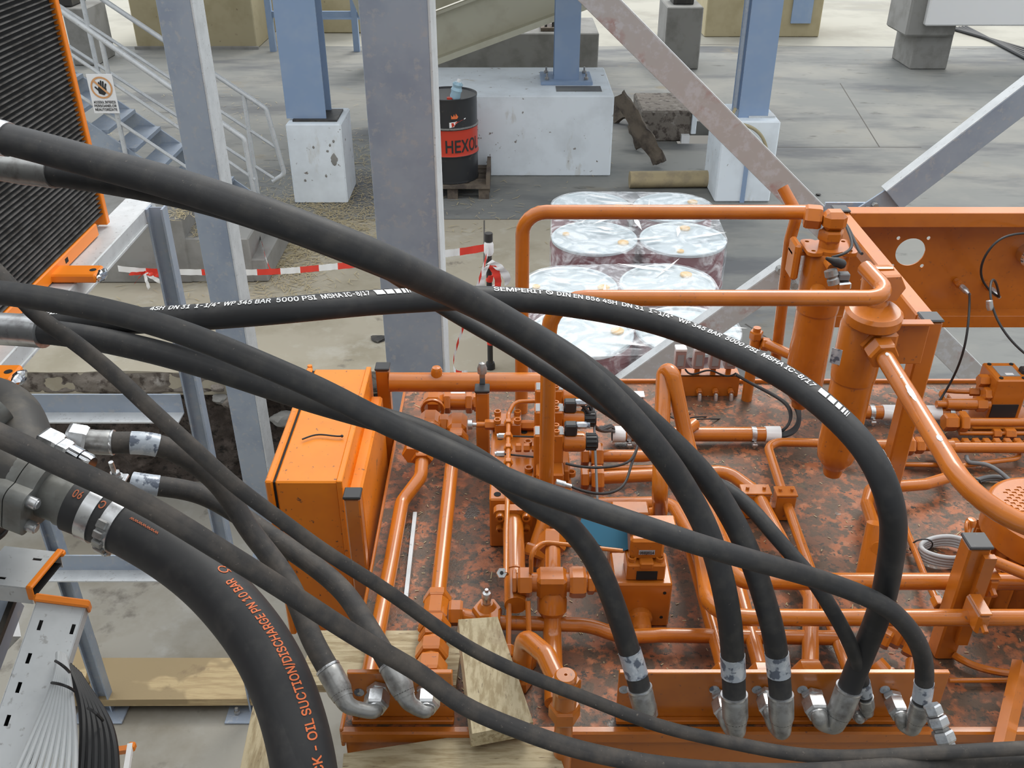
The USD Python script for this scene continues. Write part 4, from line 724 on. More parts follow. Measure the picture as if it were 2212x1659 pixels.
# electrical cabinet at left
zt = EYE - 1.385
fl, frr, bl, br_ = Zr(572, 1041, -1.385), Zr(738, 1041, -1.385), Zr(668, 797, -1.385), Zr(803, 797, -1.385)
x0, x1, y0, y1 = (fl[0] + bl[0]) / 2, (frr[0] + br_[0]) / 2, fl[1], bl[1]; zb = zt - .50
t = Thing('electrical_cabinet', 'bright orange sheet-steel cabinet at the left end of the tank', 'cabinet')
t.part('body', box((x0 + .020, y0, zb), (x1 - .012, y1, zt), .004), 'orange_bright', False)
t.part('door', box((x0 - .004, y0 - .004, zb - .01), (x0 + .014, y1 + .004, zt + .004), .004), 'orange_bright', False, label='door on the far left side')
t.part('flange', box((x1 - .014, y0 - .006, zb), (x1, y1 + .004, zt + .006), .002), 'orange_bright', False)
t.part('gasket', box((x0 + .014, y0 + .004, zb + .004), (x0 + .020, y1 - .004, zt - .004)), 'hole_dark', False)
t.part('hinge', cyl((x0 + .004, y1 + .01, zt - .05), (x0 + .004, y1 + .01, zt + .006), .007), 'orange_bright')
t.part('side_cover', box((x1, y0 + .05, zb + .03), (x1 + .035, y1 - .05, zt - .06), .006), 'orange_bright', False); t.done()
q = [Zr(px, py, -1.38) for px, py in ((653, 951), (672, 944), (688, 941), (715, 943), (739, 944))]; q = [p + V(0, 0, .003) for p in q]
solo('cable_offcut', cat(tube(curve(q, 20), .0022, 6), trimesh.creation.icosphere(1, .004).apply_translation(q[-1])), 'cable_black', 'thin dark cable offcut lying on top of the orange cabinet', 'cable')

def post(name, label, c, s, z0, z1, capm='black_plastic', m='orange_paint', tube_hollow=False):
    t = Thing(name, label, 'frame post'); t.part('tube', box((c[0] - s / 2, c[1] - s / 2, z0), (c[0] + s / 2, c[1] + s / 2, z1), .004), m, False)
    t.part('end_cap', box((c[0] - s / 2 - .002, c[1] - s / 2 - .002, z1), (c[0] + s / 2 + .002, c[1] + s / 2 + .002, z1 + .008), .002), capm, False); return t
c = Zr(763, 1052, -1.378); post('frame_post', 'orange square post with black cap at the front corner of the cabinet', (c[0], c[1] - .015), .038, D - .25, EYE - 1.39).done()
c = Zr(826, 788, -1.375); post('frame_post', 'orange square post with black cap at the back right corner of the cabinet', (c[0], c[1]), .038, D - .25, EYE - 1.385).done(); bp_ = c
c2 = Zr(1042, 827, -1.375); t = post('frame_post', 'orange square post with black cap in front of the thick horizontal pipe', (c2[0], c2[1] - .02), .038, D, EYE - 1.385)
t.done()
t = Thing('pipe_hook', 'bright clamp hook standing on the capped post by the thick pipe', 'clamp'); q = V(c2[0], c2[1] - .015, EYE - 1.377)
t.part('strap', box(q + V(-.008, .01, 0), q + V(.008, .014, .05), .001), 'chrome', False); t.part('lens', lathe([(0, 0), (.013, .004), (.014, .02), (.009, .034), (0, .038)], q + V(0, .015, .03), (0, .1, 1), 14), 'zinc_dull'); t.done()
Y3 = 2.365
a, b = OY(842, 823, Y3), OY(1178, 828, Y3); a[2] = b[2] = (a[2] + b[2]) / 2
t = Thing('thick_pipe', 'thick horizontal orange pipe behind the capped posts', 'pipe'); t.part('pipe', cyl(a, b, .0285, 24), 'orange_paint'); q = OY(943, 800, Y3); t.part('boss', lathe([(.017, -.03), (.017, .0), (.012, .010), (0, .012)], q, (0, 0, 1)), 'orange_paint'); t.done()

# filter frame and the rear panel
FX, FY0, FY1, FZ = 1.0, 2.03, 2.76, EYE - 1.032
t = Thing('filter_frame', 'orange square-tube frame with dark capped ends beside the two filters', 'frame'); s = .046
A_, B_ = Zr(1833, 452, -1.03), Zr(1988, 686, -1.03); FX = (A_[0] + B_[0]) / 2; FY0, FY1 = B_[1], A_[1]
t.part('front_post', box((FX - s / 2, FY0 - s / 2, D), (FX + s / 2, FY0 + s / 2, FZ), .004), 'orange_paint', False); t.part('back_post', box((FX - s / 2, FY1 - s / 2, D - .3), (FX + s / 2, FY1 + s / 2, FZ), .004), 'orange_paint', False)
t.part('top_beam', box((FX - s / 2, FY0 + s / 2, FZ - s), (FX + s / 2, FY1 - s / 2, FZ - .002), .004), 'orange_paint', False)
for y in (FY0, FY1): t.part('end_cap', box((FX - s / 2 - .002, y - s / 2 - .002, FZ), (FX + s / 2 + .002, y + s / 2 + .002, FZ + .007), .003), 'grey_cap', False)
t.done()
PY = FY1 + .01; pz1, pz0 = OY(2000, 452, PY)[2], OY(2000, 697, PY)[2]; px0, px1 = FX + .024, 2.4
t = Thing('rear_panel', 'long orange folded sheet panel with a round hole at upper right', 'panel')
hc = OY(1966, 544, PY + .02); pl = sg.box(px0, pz0 + .02, px1, pz1 - .01).difference(sg.Point(hc[0], hc[2]).buffer(.046, 32))
for u, w in ((-.047, .047), (.047, .047), (-.047, -.047), (.047, -.047)): pl = pl.difference(sg.Point(hc[0] + u, hc[2] + w).buffer(.006, 6))
t.part('plate', prism(pl, .004, V(0, PY + .022, 0), (1, 0, 0), (0, 0, 1)), 'orange_paint', False)
t.part('top_flange', box((px0, PY - .03, pz1 - .006), (px1, PY + .022, pz1), .002), 'orange_paint', False); t.part('top_lip', box((px0, PY - .034, pz1 - .045), (px1, PY - .028, pz1), .001), 'orange_paint', False)
t.part('bottom_flange', box((px0, PY - .03, pz0 + .035), (px1, PY + .022, pz0 + .041), .001), 'orange_paint', False); t.part('bottom_lip', box((px0, PY - .034, pz0), (px1, PY - .028, pz0 + .041), .001), 'orange_paint', False); t.done()
# sensors and cables of the panel
for i, (px, py, pts, lab) in enumerate([(2064, 606, [(2078, 622), (2093, 680), (2085, 745), (2060, 815), (2030, 870), (2008, 898)], 'pressure sensor on the rear panel with a black cable hanging to the tank'), (2128, 612, [(2140, 640), (2150, 680), (2180, 730), (2230, 775)], 'pressure sensor on the rear panel nearer the right edge, one cable up and one down')]):
    a = OY(px, py, PY + .015); t = Thing('pressure_sensor', lab, 'sensor'); d = unit(V(.30, -1, -.25)); t.part('port', cat(cyl(a, a + d * .03, .010), hexp(a + d * .012, a + d * .026, .013)), 'orange_paint'); t.part('body', lathe([(.008, .03), (.010, .034), (.010, .055), (.007, .06), (.005, .075), (0, .076)], a, d, 16), 'zinc')
    e = a + d * .072; zc0 = 2.72; cs = [e] + [W(x, y, zc0 - .02 * k - (.25 * k if i == 0 and k > 3 else 0)) for k, (x, y) in enumerate(pts)]
    if i == 0: cs = [e, OY(2093, 680, 2.55), OY(2083, 750, 2.50), Zr(2050, 832, -1.52), Zr(2008, 898, -1.575)]
    t.part('cable', tube(curve(cs, 40), .0036, 8), 'cable_black', 60)
    if i: t.part('cable', tube(curve([e, OY(2121, 600, 2.66), OY(2125, 560, 2.64), OY(2150, 525, 2.64), OY(2200, 505, 2.68), OY(2260, 500, 2.7)], 40), .0036, 8), 'cable_black', 60); q = W(2137, 648, 2.70); t.part('body', lathe([(.0, 0), (.009, .002), (.010, .02), (.007, .03), (.0, .03)], q, (.2, -.3, -1), 14), 'zinc')
    t.done()
a = OY(2216, 545, PY + .02); t = Thing('pressure_gauge', 'chrome gauge rim at the right edge of the rear panel', 'gauge'); t.part('case', lathe([(0, 0), (.032, 0), (.034, .01), (.034, .04), (.028, .046), (0, .044)], a, (0, -1, 0), 30), 'chrome'); t.part('dial', cyl(a - V(0, .044, 0), a - V(0, .047, 0), .026), 'steel_dark'); t.done()

# bulkhead plates on the tank front
def bulkhead(label, px0, px1, n_disc, disc_px):
    a, b = OY(px0, 1478, BH), OY(px1, 1478, BH); t = Thing('bulkhead_plate', label, 'bulkhead'); zt = EYE - 1.48
    t.part('plate', box((a[0], BH, D), (b[0], BH + .012, zt), .002), 'orange_paint', False); pass
    t.part('foot', box((a[0], BH - .012, D), (b[0], BH, D + .012), .002), 'orange_paint', False)
    for px in disc_px: q = OY(px, 1489 + (6 if px < 900 else 0), BH); t.part('number_disc', cyl(q, q - V(0, .002, 0), .0105, 20), 'label_silver', False); t.part('rivet', cyl(q, q - V(0, .0035, 0), .003, 8), 'zinc')
    return t
bulkhead('short orange bulkhead plate with two hose fittings at the left of the tank front', 752, 978, 1, (776,)).done()
bulkhead('long orange bulkhead plate with six hose fittings along the tank front', 1336, 2046, 5, (1348, 1543, 1635, 1733, 1911)).done()
t = Thing('adaptor_stack', 'stack of bright zinc adaptors pointing down right of the last hose fitting', 'fitting')
a, b = W(2012, 1522, 1.80), W(2046, 1610, 1.79); d = unit(b - a)
for k, (s0, s1, r, mm) in enumerate(((0, .02, .017, 'zinc'), (.022, .042, .020, 'zinc'), (.043, .050, .015, 'zinc_dull'), (.05, .072, .021, 'zinc'), (.073, .082, .016, 'zinc'))): t.part('hex_nut', hexp(a + d * s0, a + d * s1, r), mm, 20)
t.part('tube', tube(curve([a + d * .08, a + d * .1, a + d * .125 + V(0, 0, -.01), a + d * .14 + V(0, .01, -.06)], 10), .007, 12), 'zinc', 60); t.done()
# ================================================================ PIPES, FITTINGS, FILTERS, VALVES ON THE TANK
def pipe(label, pts, od, rb=.05, nuts=(), m='orange_paint', name='pipe', n=18, done=True):
    """nuts: (end 0/1, offset, length, radius)"""
    p = bent(pts, rb) if rb is not None else curve(pts, 60); t = Thing(name, label, 'pipe'); t.part('pipe', tube(p, od / 2, n), m, 60); t.c = p
    for e, o, L, r in nuts:
        a, d = (p[0], unit(p[1] - p[0])) if e == 0 else (p[-1], unit(p[-2] - p[-1])); t.part('nut', hexp(a + d * o, a + d * (o + L), r), m, 20)
    return t.done() if done else t
Wm = W
# --- the two tall loops
z1 = EYE - .958; yL1 = 2.53
a, b, c = OY(1129, 900, yL1), OY(1129, 460, yL1), OY(1748, 460, yL1); a[2], b[2], c[2] = D, z1, z1; a[0] = b[0]
pipe('tall orange pipe rising at left and running level along the top to the rear filter', [a, b, c], .041, .065)
zl2 = EYE - .905; yL2 = 1.87
b, c = OY(1187, 655, yL2), OY(1930, 652, yL2); b[2] = c[2] = zl2; a = V(b[0], yL2, D + .10); f2x = .80
e = OY(1888, 578, yL2 + .12); e[0] = c[0] - .03
pipe('tall orange pipe rising in front of the valves and bending into the front filter', [V(b[0] - .02, yL2 - .10, D + .03), V(b[0] + .002, yL2, D + .14), b, c, e], .036, [.05, .05, .08, .045, .05])
# --- filters
def filt(label, x, y, zt, zb, r, headm='orange_paint'):
    t = Thing('oil_filter', label, 'oil filter'); d = zt - zb
    t.part('bowl', lathe([(0, 0), (.022, 0), (.025, .012), (.026, .022), (r * .6, .03), (r * .93, .055), (r, .085), (r, d * .62), (r * .97, d * .64), (0, d * .64)], (x, y, zb), (0, 0, 1), 36), 'orange_paint', 40)
    t.part('head', lathe([(0, 0), (r * 1.04, 0), (r * 1.08, .02), (r * 1.08, d * .36 - .015), (r * .95, d * .36), (0, d * .36)], (x, y, zb + d * .64), (0, 0, 1), 36), 'orange_paint', 40); return t
f1 = OY(1790, 530, 2.42); f1b = OY(1742, 885, 2.40)
t = filt('rear orange oil filter with a hexagon elbow and scalloped flange on top', f1[0], 2.42, f1[2] - .012, f1b[2], .056)
zf = f1[2] - .012; cc = V(f1[0], 2.42, zf)
fl_ = sg.box(-.045, -.03, .045, .03).union(sg.box(-.062, -.045, -.03, .045)).union(sg.box(.03, -.045, .062, .045)).buffer(-.012).buffer(.012).union(sg.Point(0, 0).buffer(.042)).buffer(.006)
for u, w in ((-.05, .033), (.05, .033), (-.05, -.033), (.05, -.033)): fl_ = fl_.difference(sg.Point(u, w).buffer(.006, 8))
t.part('flange', prism(fl_, .010, cc, (1, 0, 0), (0, 1, 0)), 'orange_paint', False)
for u, w in ((-.05, .033), (.05, .033), (-.05, -.033), (.05, -.033)): t.part('screw_hole', cyl(cc + V(u, w, .001), cc + V(u, w, .004), .006, 10), 'hole_dark')
t.part('neck', cyl(cc + V(0, 0, .01), cc + V(0, 0, .03), .027), 'orange_paint'); t.part('hex_nut', hexp(cc + V(0, 0, .028), cc + V(0, 0, .060), .034), 'orange_paint', 20)
t.part('elbow_body', obox(cc + V(.002, 0, .085), (.062, .056, .054), bev=.014), 'orange_paint', 20); t.part('hex_nut', hexp(V(cc[0] - .070, 2.45, zf + .085), V(cc[0] - .026, 2.44, zf + .085), .033), 'orange_paint', 20)
t.part('bracket', box(cc + V(-.095, -.02, -.085), cc + V(-.075, .05, .02), .006), 'orange_paint', False); t.part('bracket', box(cc + V(-.095, .0, -.02), cc + V(-.03, .05, -.008), .003), 'orange_paint', False)
t.part('side_port', lathe([(.022, 0), (.022, .05), (.018, .06), (0, .06)], cc + V(-.02, -.04, -.10), (-.4, -1, 0)), 'orange_paint'); t.done()
t = pipe('orange pipe behind the rear filter, bent near its top and running down to the tank', [OY(1690, 405, 2.62), OY(1722, 462, 2.58), OY(1706, 520, 2.57), OY(1680, 740, 2.60), OY(1672, 800, 2.62)], .034, .06)
t = Thing('clogging_indicator', 'grey electric connector cluster on the front of the rear filter', 'sensor')
q = OY(1797, 580, 2.32); t.part('stem', cyl(q + V(0, .04, 0), q, .012), 'orange_paint'); t.part('plug', lathe([(0, 0), (.004, .002), (.009, .02), (.013, .03), (.013, .05), (.009, .056), (0, .056)], OY(1783, 557, 2.31), (1, -.1, -.35), 14), 'cable_black'); t.part('body', lathe([(0, 0), (.017, .004), (.018, .02), (.013, .026), (.016, .03), (.016, .044), (0, .046)], OY(1793, 580, 2.30), (.35, -.3, -1), 16), 'zinc_dull'); t.part('connector', obox(OY(1822, 596, 2.30), (.030, .022, .020), bev=.003), 'cable_grey', False); t.part('connector', obox(OY(1822, 616, 2.29), (.036, .024, .022), frame((1, 0, .1), (0, 1, 0)), .004), 'chrome', False)
t.part('cable', tube(curve([OY(1797, 556, 2.32), OY(1822, 548, 2.33), OY(1840, 530, 2.40), OY(1835, 505, 2.48), OY(1826, 482, 2.55)], 24), .004, 8), 'cable_black', 60); t.done()
solo('sensor_cable', tube(curve([OY(1822, 478, 2.60), OY(1834, 495, 2.55), OY(1850, 530, 2.45), OY(1862, 548, 2.36)], 20), .004, 8), 'cable_black', 'short black cable running along the filter frame beam', 'cable')
f2 = OY(1862, 690, 2.03); f2b = OY(1800, 1022, 1.97)
t = filt('front orange oil filter with round bowl and a small white sticker', f2[0] - .005, 2.0, EYE - 1.02, EYE - 1.475, .050)
cc = V(f2[0] - .005, 2.0, EYE - 1.02)
t.part('ring', lathe([(0, 0), (.06, 0), (.066, .006), (.066, .028), (.058, .036), (0, .036)], cc + V(.012, -.01, -.005), (0, -.1, 1), 36), 'orange_paint', 40)
h0 = cc + V(.04, .03, .075); t.part('inlet_body', hexp(h0 + V(0, .05, -.012), h0 + V(0, .005, .0), .042), 'orange_paint', 20); t.part('inlet_nut', hexp(h0 + V(0, .004, 0), h0 + V(.004, -.035, .002), .038), 'orange_paint', 20); t.part('neck', cyl(cc + V(.02, .02, .02), cc + V(.02, .03, .09), .034), 'orange_paint')
t.part('outlet_block', obox(cc + V(.035, -.045, -.03), (.05, .05, .05), bev=.008), 'orange_paint', 20)
q = OY(1806, 770, 1.93); t.part('sticker', tube([cc + V(-.012 + .05 * math.sin(an) * 0, 0, 0) for an in (0, 1)], .001, 4) if 0 else prism(sg.box(-.012, -.02, .012, .02), .001, q, unit(V(1, -.6, 0)), (0, 0, 1)), 'label_silver', False); t.done()
t = Thing('bracket_plate', 'orange bracket plate welded between the frame post and the front filter', 'bracket')
a, b = OY(1858, 706, 1.945), OY(1968, 706, 1.99); z_ = a[2]; t.part('plate', box((a[0] - .012, 1.972, z_ - .115), (FX - .02, 1.980, z_), .002), 'orange_paint', False); t.part('top_fold', box((a[0], 1.955, z_ - .004), (FX - .02, 1.98, z_ + .002), .001), 'orange_paint', False); t.done()
R0 = OY(1880, 722, 1.965); zR = R0[2] - .02
P_ = [OY(1892, 742, 1.955), OY(1902, 764, 1.915), OY(1962, 866, 1.72), OY(2040, 990, 1.52), OY(2100, 1070, 1.43), OY(2230, 1140, 1.36)]
for q in P_[2:]: q[2] = q[2]
t = pipe('large orange pipe sloping from the front filter toward the motor at right, paint chipped white', [OY(1890, 738, 1.962), OY(2112, 1098, 1.43), OY(2700, 1300, 1.38)], .041, .13, done=False)
p0 = t.c[0]; d = unit(t.c[1] - t.c[0]); t.part('nut', hexp(p0 - d * .01, p0 + d * .018, .040), 'orange_paint', 20); t.part('nut', hexp(p0 + d * .02, p0 + d * .062, .036), 'orange_paint', 20)
upn = unit(V(-.2, -.45, 1))
for s_, L, w in ((.075, .012, .004), (.215, .05, .006), (.36, .02, .005), (.16, .006, .003)):
    m = trimesh.creation.icosphere(2, 1.0); m.vertices *= V(L / 2, w, .0012) * (.7 + .6 * meshkit.noise(m.vertices * 3 + s_ * 40)[:, None]); R = np.stack([d, np.cross(upn, d), upn - d * np.dot(upn, d)], 1); R[:, 1] = unit(R[:, 1]); R[:, 2] = unit(R[:, 2]); m.vertices = m.vertices @ R.T + p0 + d * s_ + R[:, 2] * .0204; t.part('paint_chip', m, 'white_paint')
t.done()
# --- left pair of pipes with heavy fittings
zP = -1.575
t = pipe('orange pipe with a swan-neck bend running forward along the left side of the tank', [Zr(912, 985, -1.53), Zr(909, 1030, -1.55), Zr(868, 1085, zP), Zr(845, 1215, zP), Zr(795, 1475, zP)], .037, .05, [(0, -.012, .03, .031)])
t = pipe('straight orange pipe running forward beside the swan-neck pipe', [Zr(978, 985, -1.545), Zr(945, 1300, zP)], .038, None if 0 else .05)
t = Thing('pipe_fitting', 'cluster of heavy orange elbows and nuts at the far end of the left pipes', 'pipe fitting')
e1, e2, e3 = Zr(937, 868, -1.54), Zr(930, 915, -1.53), Zr(988, 922, -1.525)
t.part('elbow', obox(e1, (.062, .075, .06), bev=.016), 'orange_paint', 20); t.part('elbow', obox(e2, (.062, .085, .062), bev=.016), 'orange_paint', 20); t.part('elbow', obox(e3, (.056, .085, .062), bev=.014), 'orange_paint', 20)
t.part('nut', hexp(e1 + V(.032, 0, 0), e1 + V(.052, 0, 0), .036), 'orange_paint', 20); t.part('tube', cyl(e1 + V(.05, 0, 0), e1 + V(.15, 0, 0), .026), 'orange_paint'); t.part('nut', hexp(e1 + V(.098, 0, 0), e1 + V(.118, 0, 0), .036), 'orange_paint', 20); t.part('nut', hexp(e1 + V(.122, 0, 0), e1 + V(.136, 0, 0), .030), 'orange_paint', 20)
t.part('nut', hexp(e2 + V(.028, 0, .0), e2 + V(.052, 0, .0), .028), 'orange_paint', 20); t.part('nut', hexp(e3 + V(0, -.035, -.004), e3 + V(0, -.068, -.008), .034), 'orange_paint', 20); t.part('nut', hexp(e2 + V(-.004, -.05, -.004), e2 + V(-.012, -.085, -.006), .032), 'orange_paint', 20)
t.part('nut', hexp(Zr(900, 955, -1.52), Zr(890, 985, -1.52), .03), 'orange_paint', 20)
for k, (a, dz) in enumerate(((e1, .0), (e2, .0))): t.part('raised_seam', torus(a + V(0, -.042, 0), V(0, 1, 0), .032, .006, 20, 6), 'orange_paint', 60)
t.done()
t = Thing('pipe_tee', 'stack of orange hexagon nuts and tee ending the straight left pipe', 'pipe fitting')
a, b = Zr(945, 1292, zP), Zr(927, 1470, -1.545); d = unit(b - a); L = np.linalg.norm(b - a)
for s0, s1, r in ((.0, .035, .033), (.33, .44, .037), (.46, .56, .034), (.60, .76, .036), (.80, .98, .036)): t.part('nut', hexp(a + d * L * s0 if s0 else a - d * .008, a + d * (L * s1 if s0 else s1 * 0 + .02), r), 'orange_paint', 20)
t.part('tee_body', obox(a + d * L * .19, (.055, .055, .085), frame(V(1, 0, 0), np.cross(d, V(1, 0, 0))), .014), 'orange_paint', 20); t.part('core', cyl(a, b, .024), 'orange_paint')
q = a + d * L * .20; t.part('branch_nut', hexp(q + V(.03, 0, 0), q + V(.062, 0, 0), .030), 'orange_paint', 20); t.done(); tee_q = q
t = Thing('measuring_port', 'orange hexagon fitting topped by a bright zinc test plug behind the upright plank', 'fitting')
q = Zr(1052, 1316, -1.545); t.part('hex_body', hexp(q - V(0, 0, .03), q + V(0, 0, .006), .034), 'orange_paint', 20); t.part('cone', lathe([(.022, 0), (.014, .014), (0, .014)], q + V(0, 0, .006), (0, 0, 1)), 'orange_paint'); t.part('plug', lathe([(.008, 0), (.010, .004), (.010, .016), (.012, .018), (.012, .026), (.009, .032), (.004, .034), (.004, .042), (0, .042)], q + V(0, 0, .018), (0, 0, 1), 18), 'zinc'); t.done()
Lh = [tee_q + V(.05, 0, -.004), Zr(1075, 1345, -1.565), Zr(1270, 1350, -1.575), Zr(1345, 1376, -1.575), Zr(1420, 1372, -1.575), Zr(1820, 1378, -1.575)]
t = pipe('long orange pipe lying across the tank from the plank to behind the front hoses', Lh, .033, .12, done=False); q = Lh[1]; t.part('nut', hexp(q + V(-.02, 0, 0), q + V(.006, 0, 0), .032), 'orange_paint', 20); t.done()
q = [Zr(897, 1112, -1.615), Zr(876, 1306, -1.615)]; solo('flat_bar', beam(q[0] + V(0, 0, .004), q[1] + V(0, 0, .004), .010, .012), 'galvanised_light', 'loose grey metal strip lying on the tank beside the left pipes', 'metal strip', False)
# --- valve manifold
mx0, mx1 = OY(1057, 1080, 1.88)[0], OY(1238, 1075, 1.88)[0]; mz = D + .155; my0, my1 = 1.88, 2.24
t = Thing('valve_manifold', 'orange drilled manifold block in the middle of the tank', 'manifold')
t.part('block', box((mx0, my0, D), (mx1, my1, mz), .004), 'orange_paint', False)
for u, w in ((.02, .02), (.09, .30), (.025, .27), (.03, .14)): t.part('drilled_hole', cyl((mx0 + u, my0 + w, mz - .001), (mx0 + u, my0 + w, mz + .0012), .009, 14), 'hole_dark')
for u, w in ((.10, .12), (.21, .10), (.10, .24)): q = V(mx0 + u, my0 + w, mz); t.part('cap_screw', cat(lathe([(.011, 0), (.011, .012), (.007, .012), (.006, .006), (0, .006)], q, (0, 0, 1), 14)), 'orange_paint')
t.done()
t = Thing('relief_valve', 'small orange relief valve with a bright knurled knob beside the capped post', 'valve')
q = Zr(1096, 912, -1.44); t.part('body', box(q + V(-.035, -.03, -.03), q + V(.038, .03, .012), .004), 'orange_paint', False)
for u in (-.027, .028):
    for w in (-.02, .022): e = q + V(u, w, .012); t.part('cap_screw', lathe([(.010, 0), (.010, .011), (.0065, .011), (.006, .005), (0, .005)], e, (0, 0, 1), 14), 'orange_paint')
t.part('spindle', cat(cyl(q + V(-.085, 0, -.008), q + V(-.035, 0, -.008), .008), hexp(q + V(-.062, 0, -.008), q + V(-.035, 0, -.008), .015)), 'orange_paint'); t.part('knob', lathe([(.006, 0), (.006, .010), (.014, .012), (.014, .024), (0, .026)], q + V(-.085, 0, -.008), (-1, 0, 0), 18), 'zinc'); t.part('stub', hexp(q + V(.038, 0, -.01), q + V(.085, 0, -.01), .015), 'orange_paint', 20)
t.part('pedestal', box(q + V(-.03, -.025, mz - q[2]), q + V(.03, .025, -.03)), 'orange_paint', False); t.done()
gp = [Zr(1158, 866, -1.40), Zr(1112, 868, -1.40), Zr(1098, 895, -1.415), Zr(1098, 1010, -1.41), Zr(1096, 1085, -1.41), Zr(1094, 1150, -1.42), Zr(1093, 1240, -1.43)]
t = pipe('thin orange gauge line with small nuts running forward over the manifold', gp, .012, .03, done=False); gc_ = t.c
for px in (915, 945, 970, 1000): s_ = s_at(gc_, py=px); q = sub(gc_, s_ - .008, s_ + .008, 2); t.part('nut', hexp(q[0], q[1], .012), 'orange_paint', 20)
t.done()
for i, (px, py) in enumerate(((1086, 942), (1082, 981))):
    q = Zr(px, py, -1.43); t = Thing('test_plug', f'bright zinc test plug with a thin black line at the gauge pipe, {["upper", "lower"][i]} of two', 'fitting'); t.part('plug', cat(hexp(q + V(-.012, 0, 0), q + V(.010, 0, 0), .008), cyl(q + V(-.016, 0, 0), q + V(-.012, 0, 0), .007)), 'zinc'); t.part('line', cyl(q + V(.01, 0, 0), q + V(.092, -.004 - .01 * i, .0), .0025, 8), 'cable_black'); t.done()
t = Thing('small_fitting', 'row of small orange nuts joining the gauge line to the valves', 'fitting'); q = Zr(1110, 967, -1.44)
for k in range(3): t.part('nut', hexp(q + V(.004 + .022 * k, 0, 0), q + V(.020 + .022 * k, 0, 0), .012), 'orange_paint', 20)
t.done()
# directional valves
for i, (py, sol) in enumerate(((838, 0), (884, 1), (934, 2))):
    w = ['rear', 'middle', 'front'][i]; t = Thing('solenoid_valve', f'orange directional valve with solenoid on the manifold, {w} of the three', 'valve'); q = Zr(1192, py, -1.335 + .0 * i); y = q[1] + .01
    t.part('body', box((q[0] - .045, y - .024, mz), (q[0] + .03, y + .024, q[2]), .004), 'orange_paint', False)
    for u in (-.036, .022): t.part('name_tag', box((q[0] + u - .006, y - .020, q[2]), (q[0] + u + .008, y + .016, q[2] + .001)), 'label_grey', False)
    for w_ in (-.014, .014): t.part('cap_screw', lathe([(.008, 0), (.008, .008), (.005, .008), (.005, .004), (0, .004)], (q[0] + .012, y + w_, q[2]), (0, 0, 1), 12), 'orange_paint')
    zc_ = q[2] - .035; t.part('solenoid', lathe([(.0, 0), (.024, 0), (.026, .006), (.026, .05), (.022, .056), (0, .056)], (q[0] + .03, y, zc_), (1, 0, 0), 22), 'orange_paint', 40)
    if i: t.part('end_knob', lathe([(.020, 0), (.020, .028), (.017, .032), (0, .032)], (q[0] + .086, y, zc_), (1, 0, 0), 18), 'black_plastic', 30); t.part('knob_ribs', cat([cyl((q[0] + .088, y + .020 * math.cos(a), zc_ + .020 * math.sin(a)), (q[0] + .114, y + .020 * math.cos(a), zc_ + .020 * math.sin(a)), .0028, 6) for a in np.linspace(0, 6.28, 13)[:-1]]), 'black_plastic', kind='stuff'); t.part('plug', obox((q[0] + .048, y, zc_ + .040), (.032, .026, .034), bev=.004), 'black_plastic', 20); t.part('gland', cat(hexp((q[0] + .062, y, zc_ + .05), (q[0] + .088, y, zc_ + .05), .009), cyl((q[0] + .088, y, zc_ + .05), (q[0] + .096, y, zc_ + .05), .007)), 'label_silver', 20)
    t.done()
t = Thing('valve_riser', 'dark orange valve body hidden behind the tall pipe on the manifold', 'valve'); q = Zr(1200, 1000, -1.42); t.part('body', box(q + V(-.05, -.05, mz - q[2]), q + V(.02, .06, .0), .004), 'orange_paint', False); t.part('cover', box(q + V(.02, -.02, mz - q[2]), q + V(.035, .02, -.01), .003), 'orange_paint', False); t.done()
# cable bundle from the valves
for k, (off, px, py) in enumerate(((0, 1242, 868), (.006, 1244, 912), (.012, 1246, 905), (.018, 1240, 862))):
    st = W(px, py, 2.50); c_ = curve([st, W(1272 + 2 * k, 866 + 12 * k, 2.50), W(1279 + 2 * k, 905 + 5 * k, 2.53), W(1292 + 3 * k, 925 + 2 * k, 2.60), Zr(1325, 932 + k, -1.59)], 24)
    solo('valve_cable', tube(c_, .0045, 8), 'cable_black', f'black cable curling from the valve solenoids into the conduit, strand {["from the upper plug", "from the lower plug", "beside the lower plug strand", "outermost on the bend"][k]}', 'cable', group=None)
solo('valve_cable', tube(curve([W(1282, 870, 2.52), W(1284, 930, 2.5), W(1287, 1000, 2.45), W(1290, 1075, 2.38), W(1290, 1120, 2.35)], 24), .0034, 8), 'cable_grey', 'thin grey cable dropping straight down right of the valves', 'cable')
solo('valve_cable', tube(curve([W(1222, 1001, 2.36), W(1290, 1010, 2.36), W(1345, 1003, 2.40), W(1365, 990, 2.45), W(1375, 970, 2.50), W(1380, 945, 2.55)], 30), .0034, 8), 'cable_black', 'thin black cable crossing the upper manifold pipes', 'cable')
solo('valve_cable', tube(curve([W(1232, 1050, 2.30), W(1270, 1063, 2.30), W(1310, 1066, 2.32), W(1345, 1050, 2.36), W(1362, 1010, 2.42), W(1374, 975, 2.5), W(1381, 950, 2.55)], 30), .0034, 8), 'cable_black', 'black cable with bright plug looping below the manifold pipes', 'cable')
t = Thing('cable_plug', 'bright plug on the cable end at the manifold front corner', 'connector'); a, b = W(1200, 1042, 2.29), W(1234, 1051, 2.295); t.part('plug', cat(cyl(a, a + (b - a) * .6, .009), cyl(a + (b - a) * .6, b, .006)), 'zinc'); t.done()
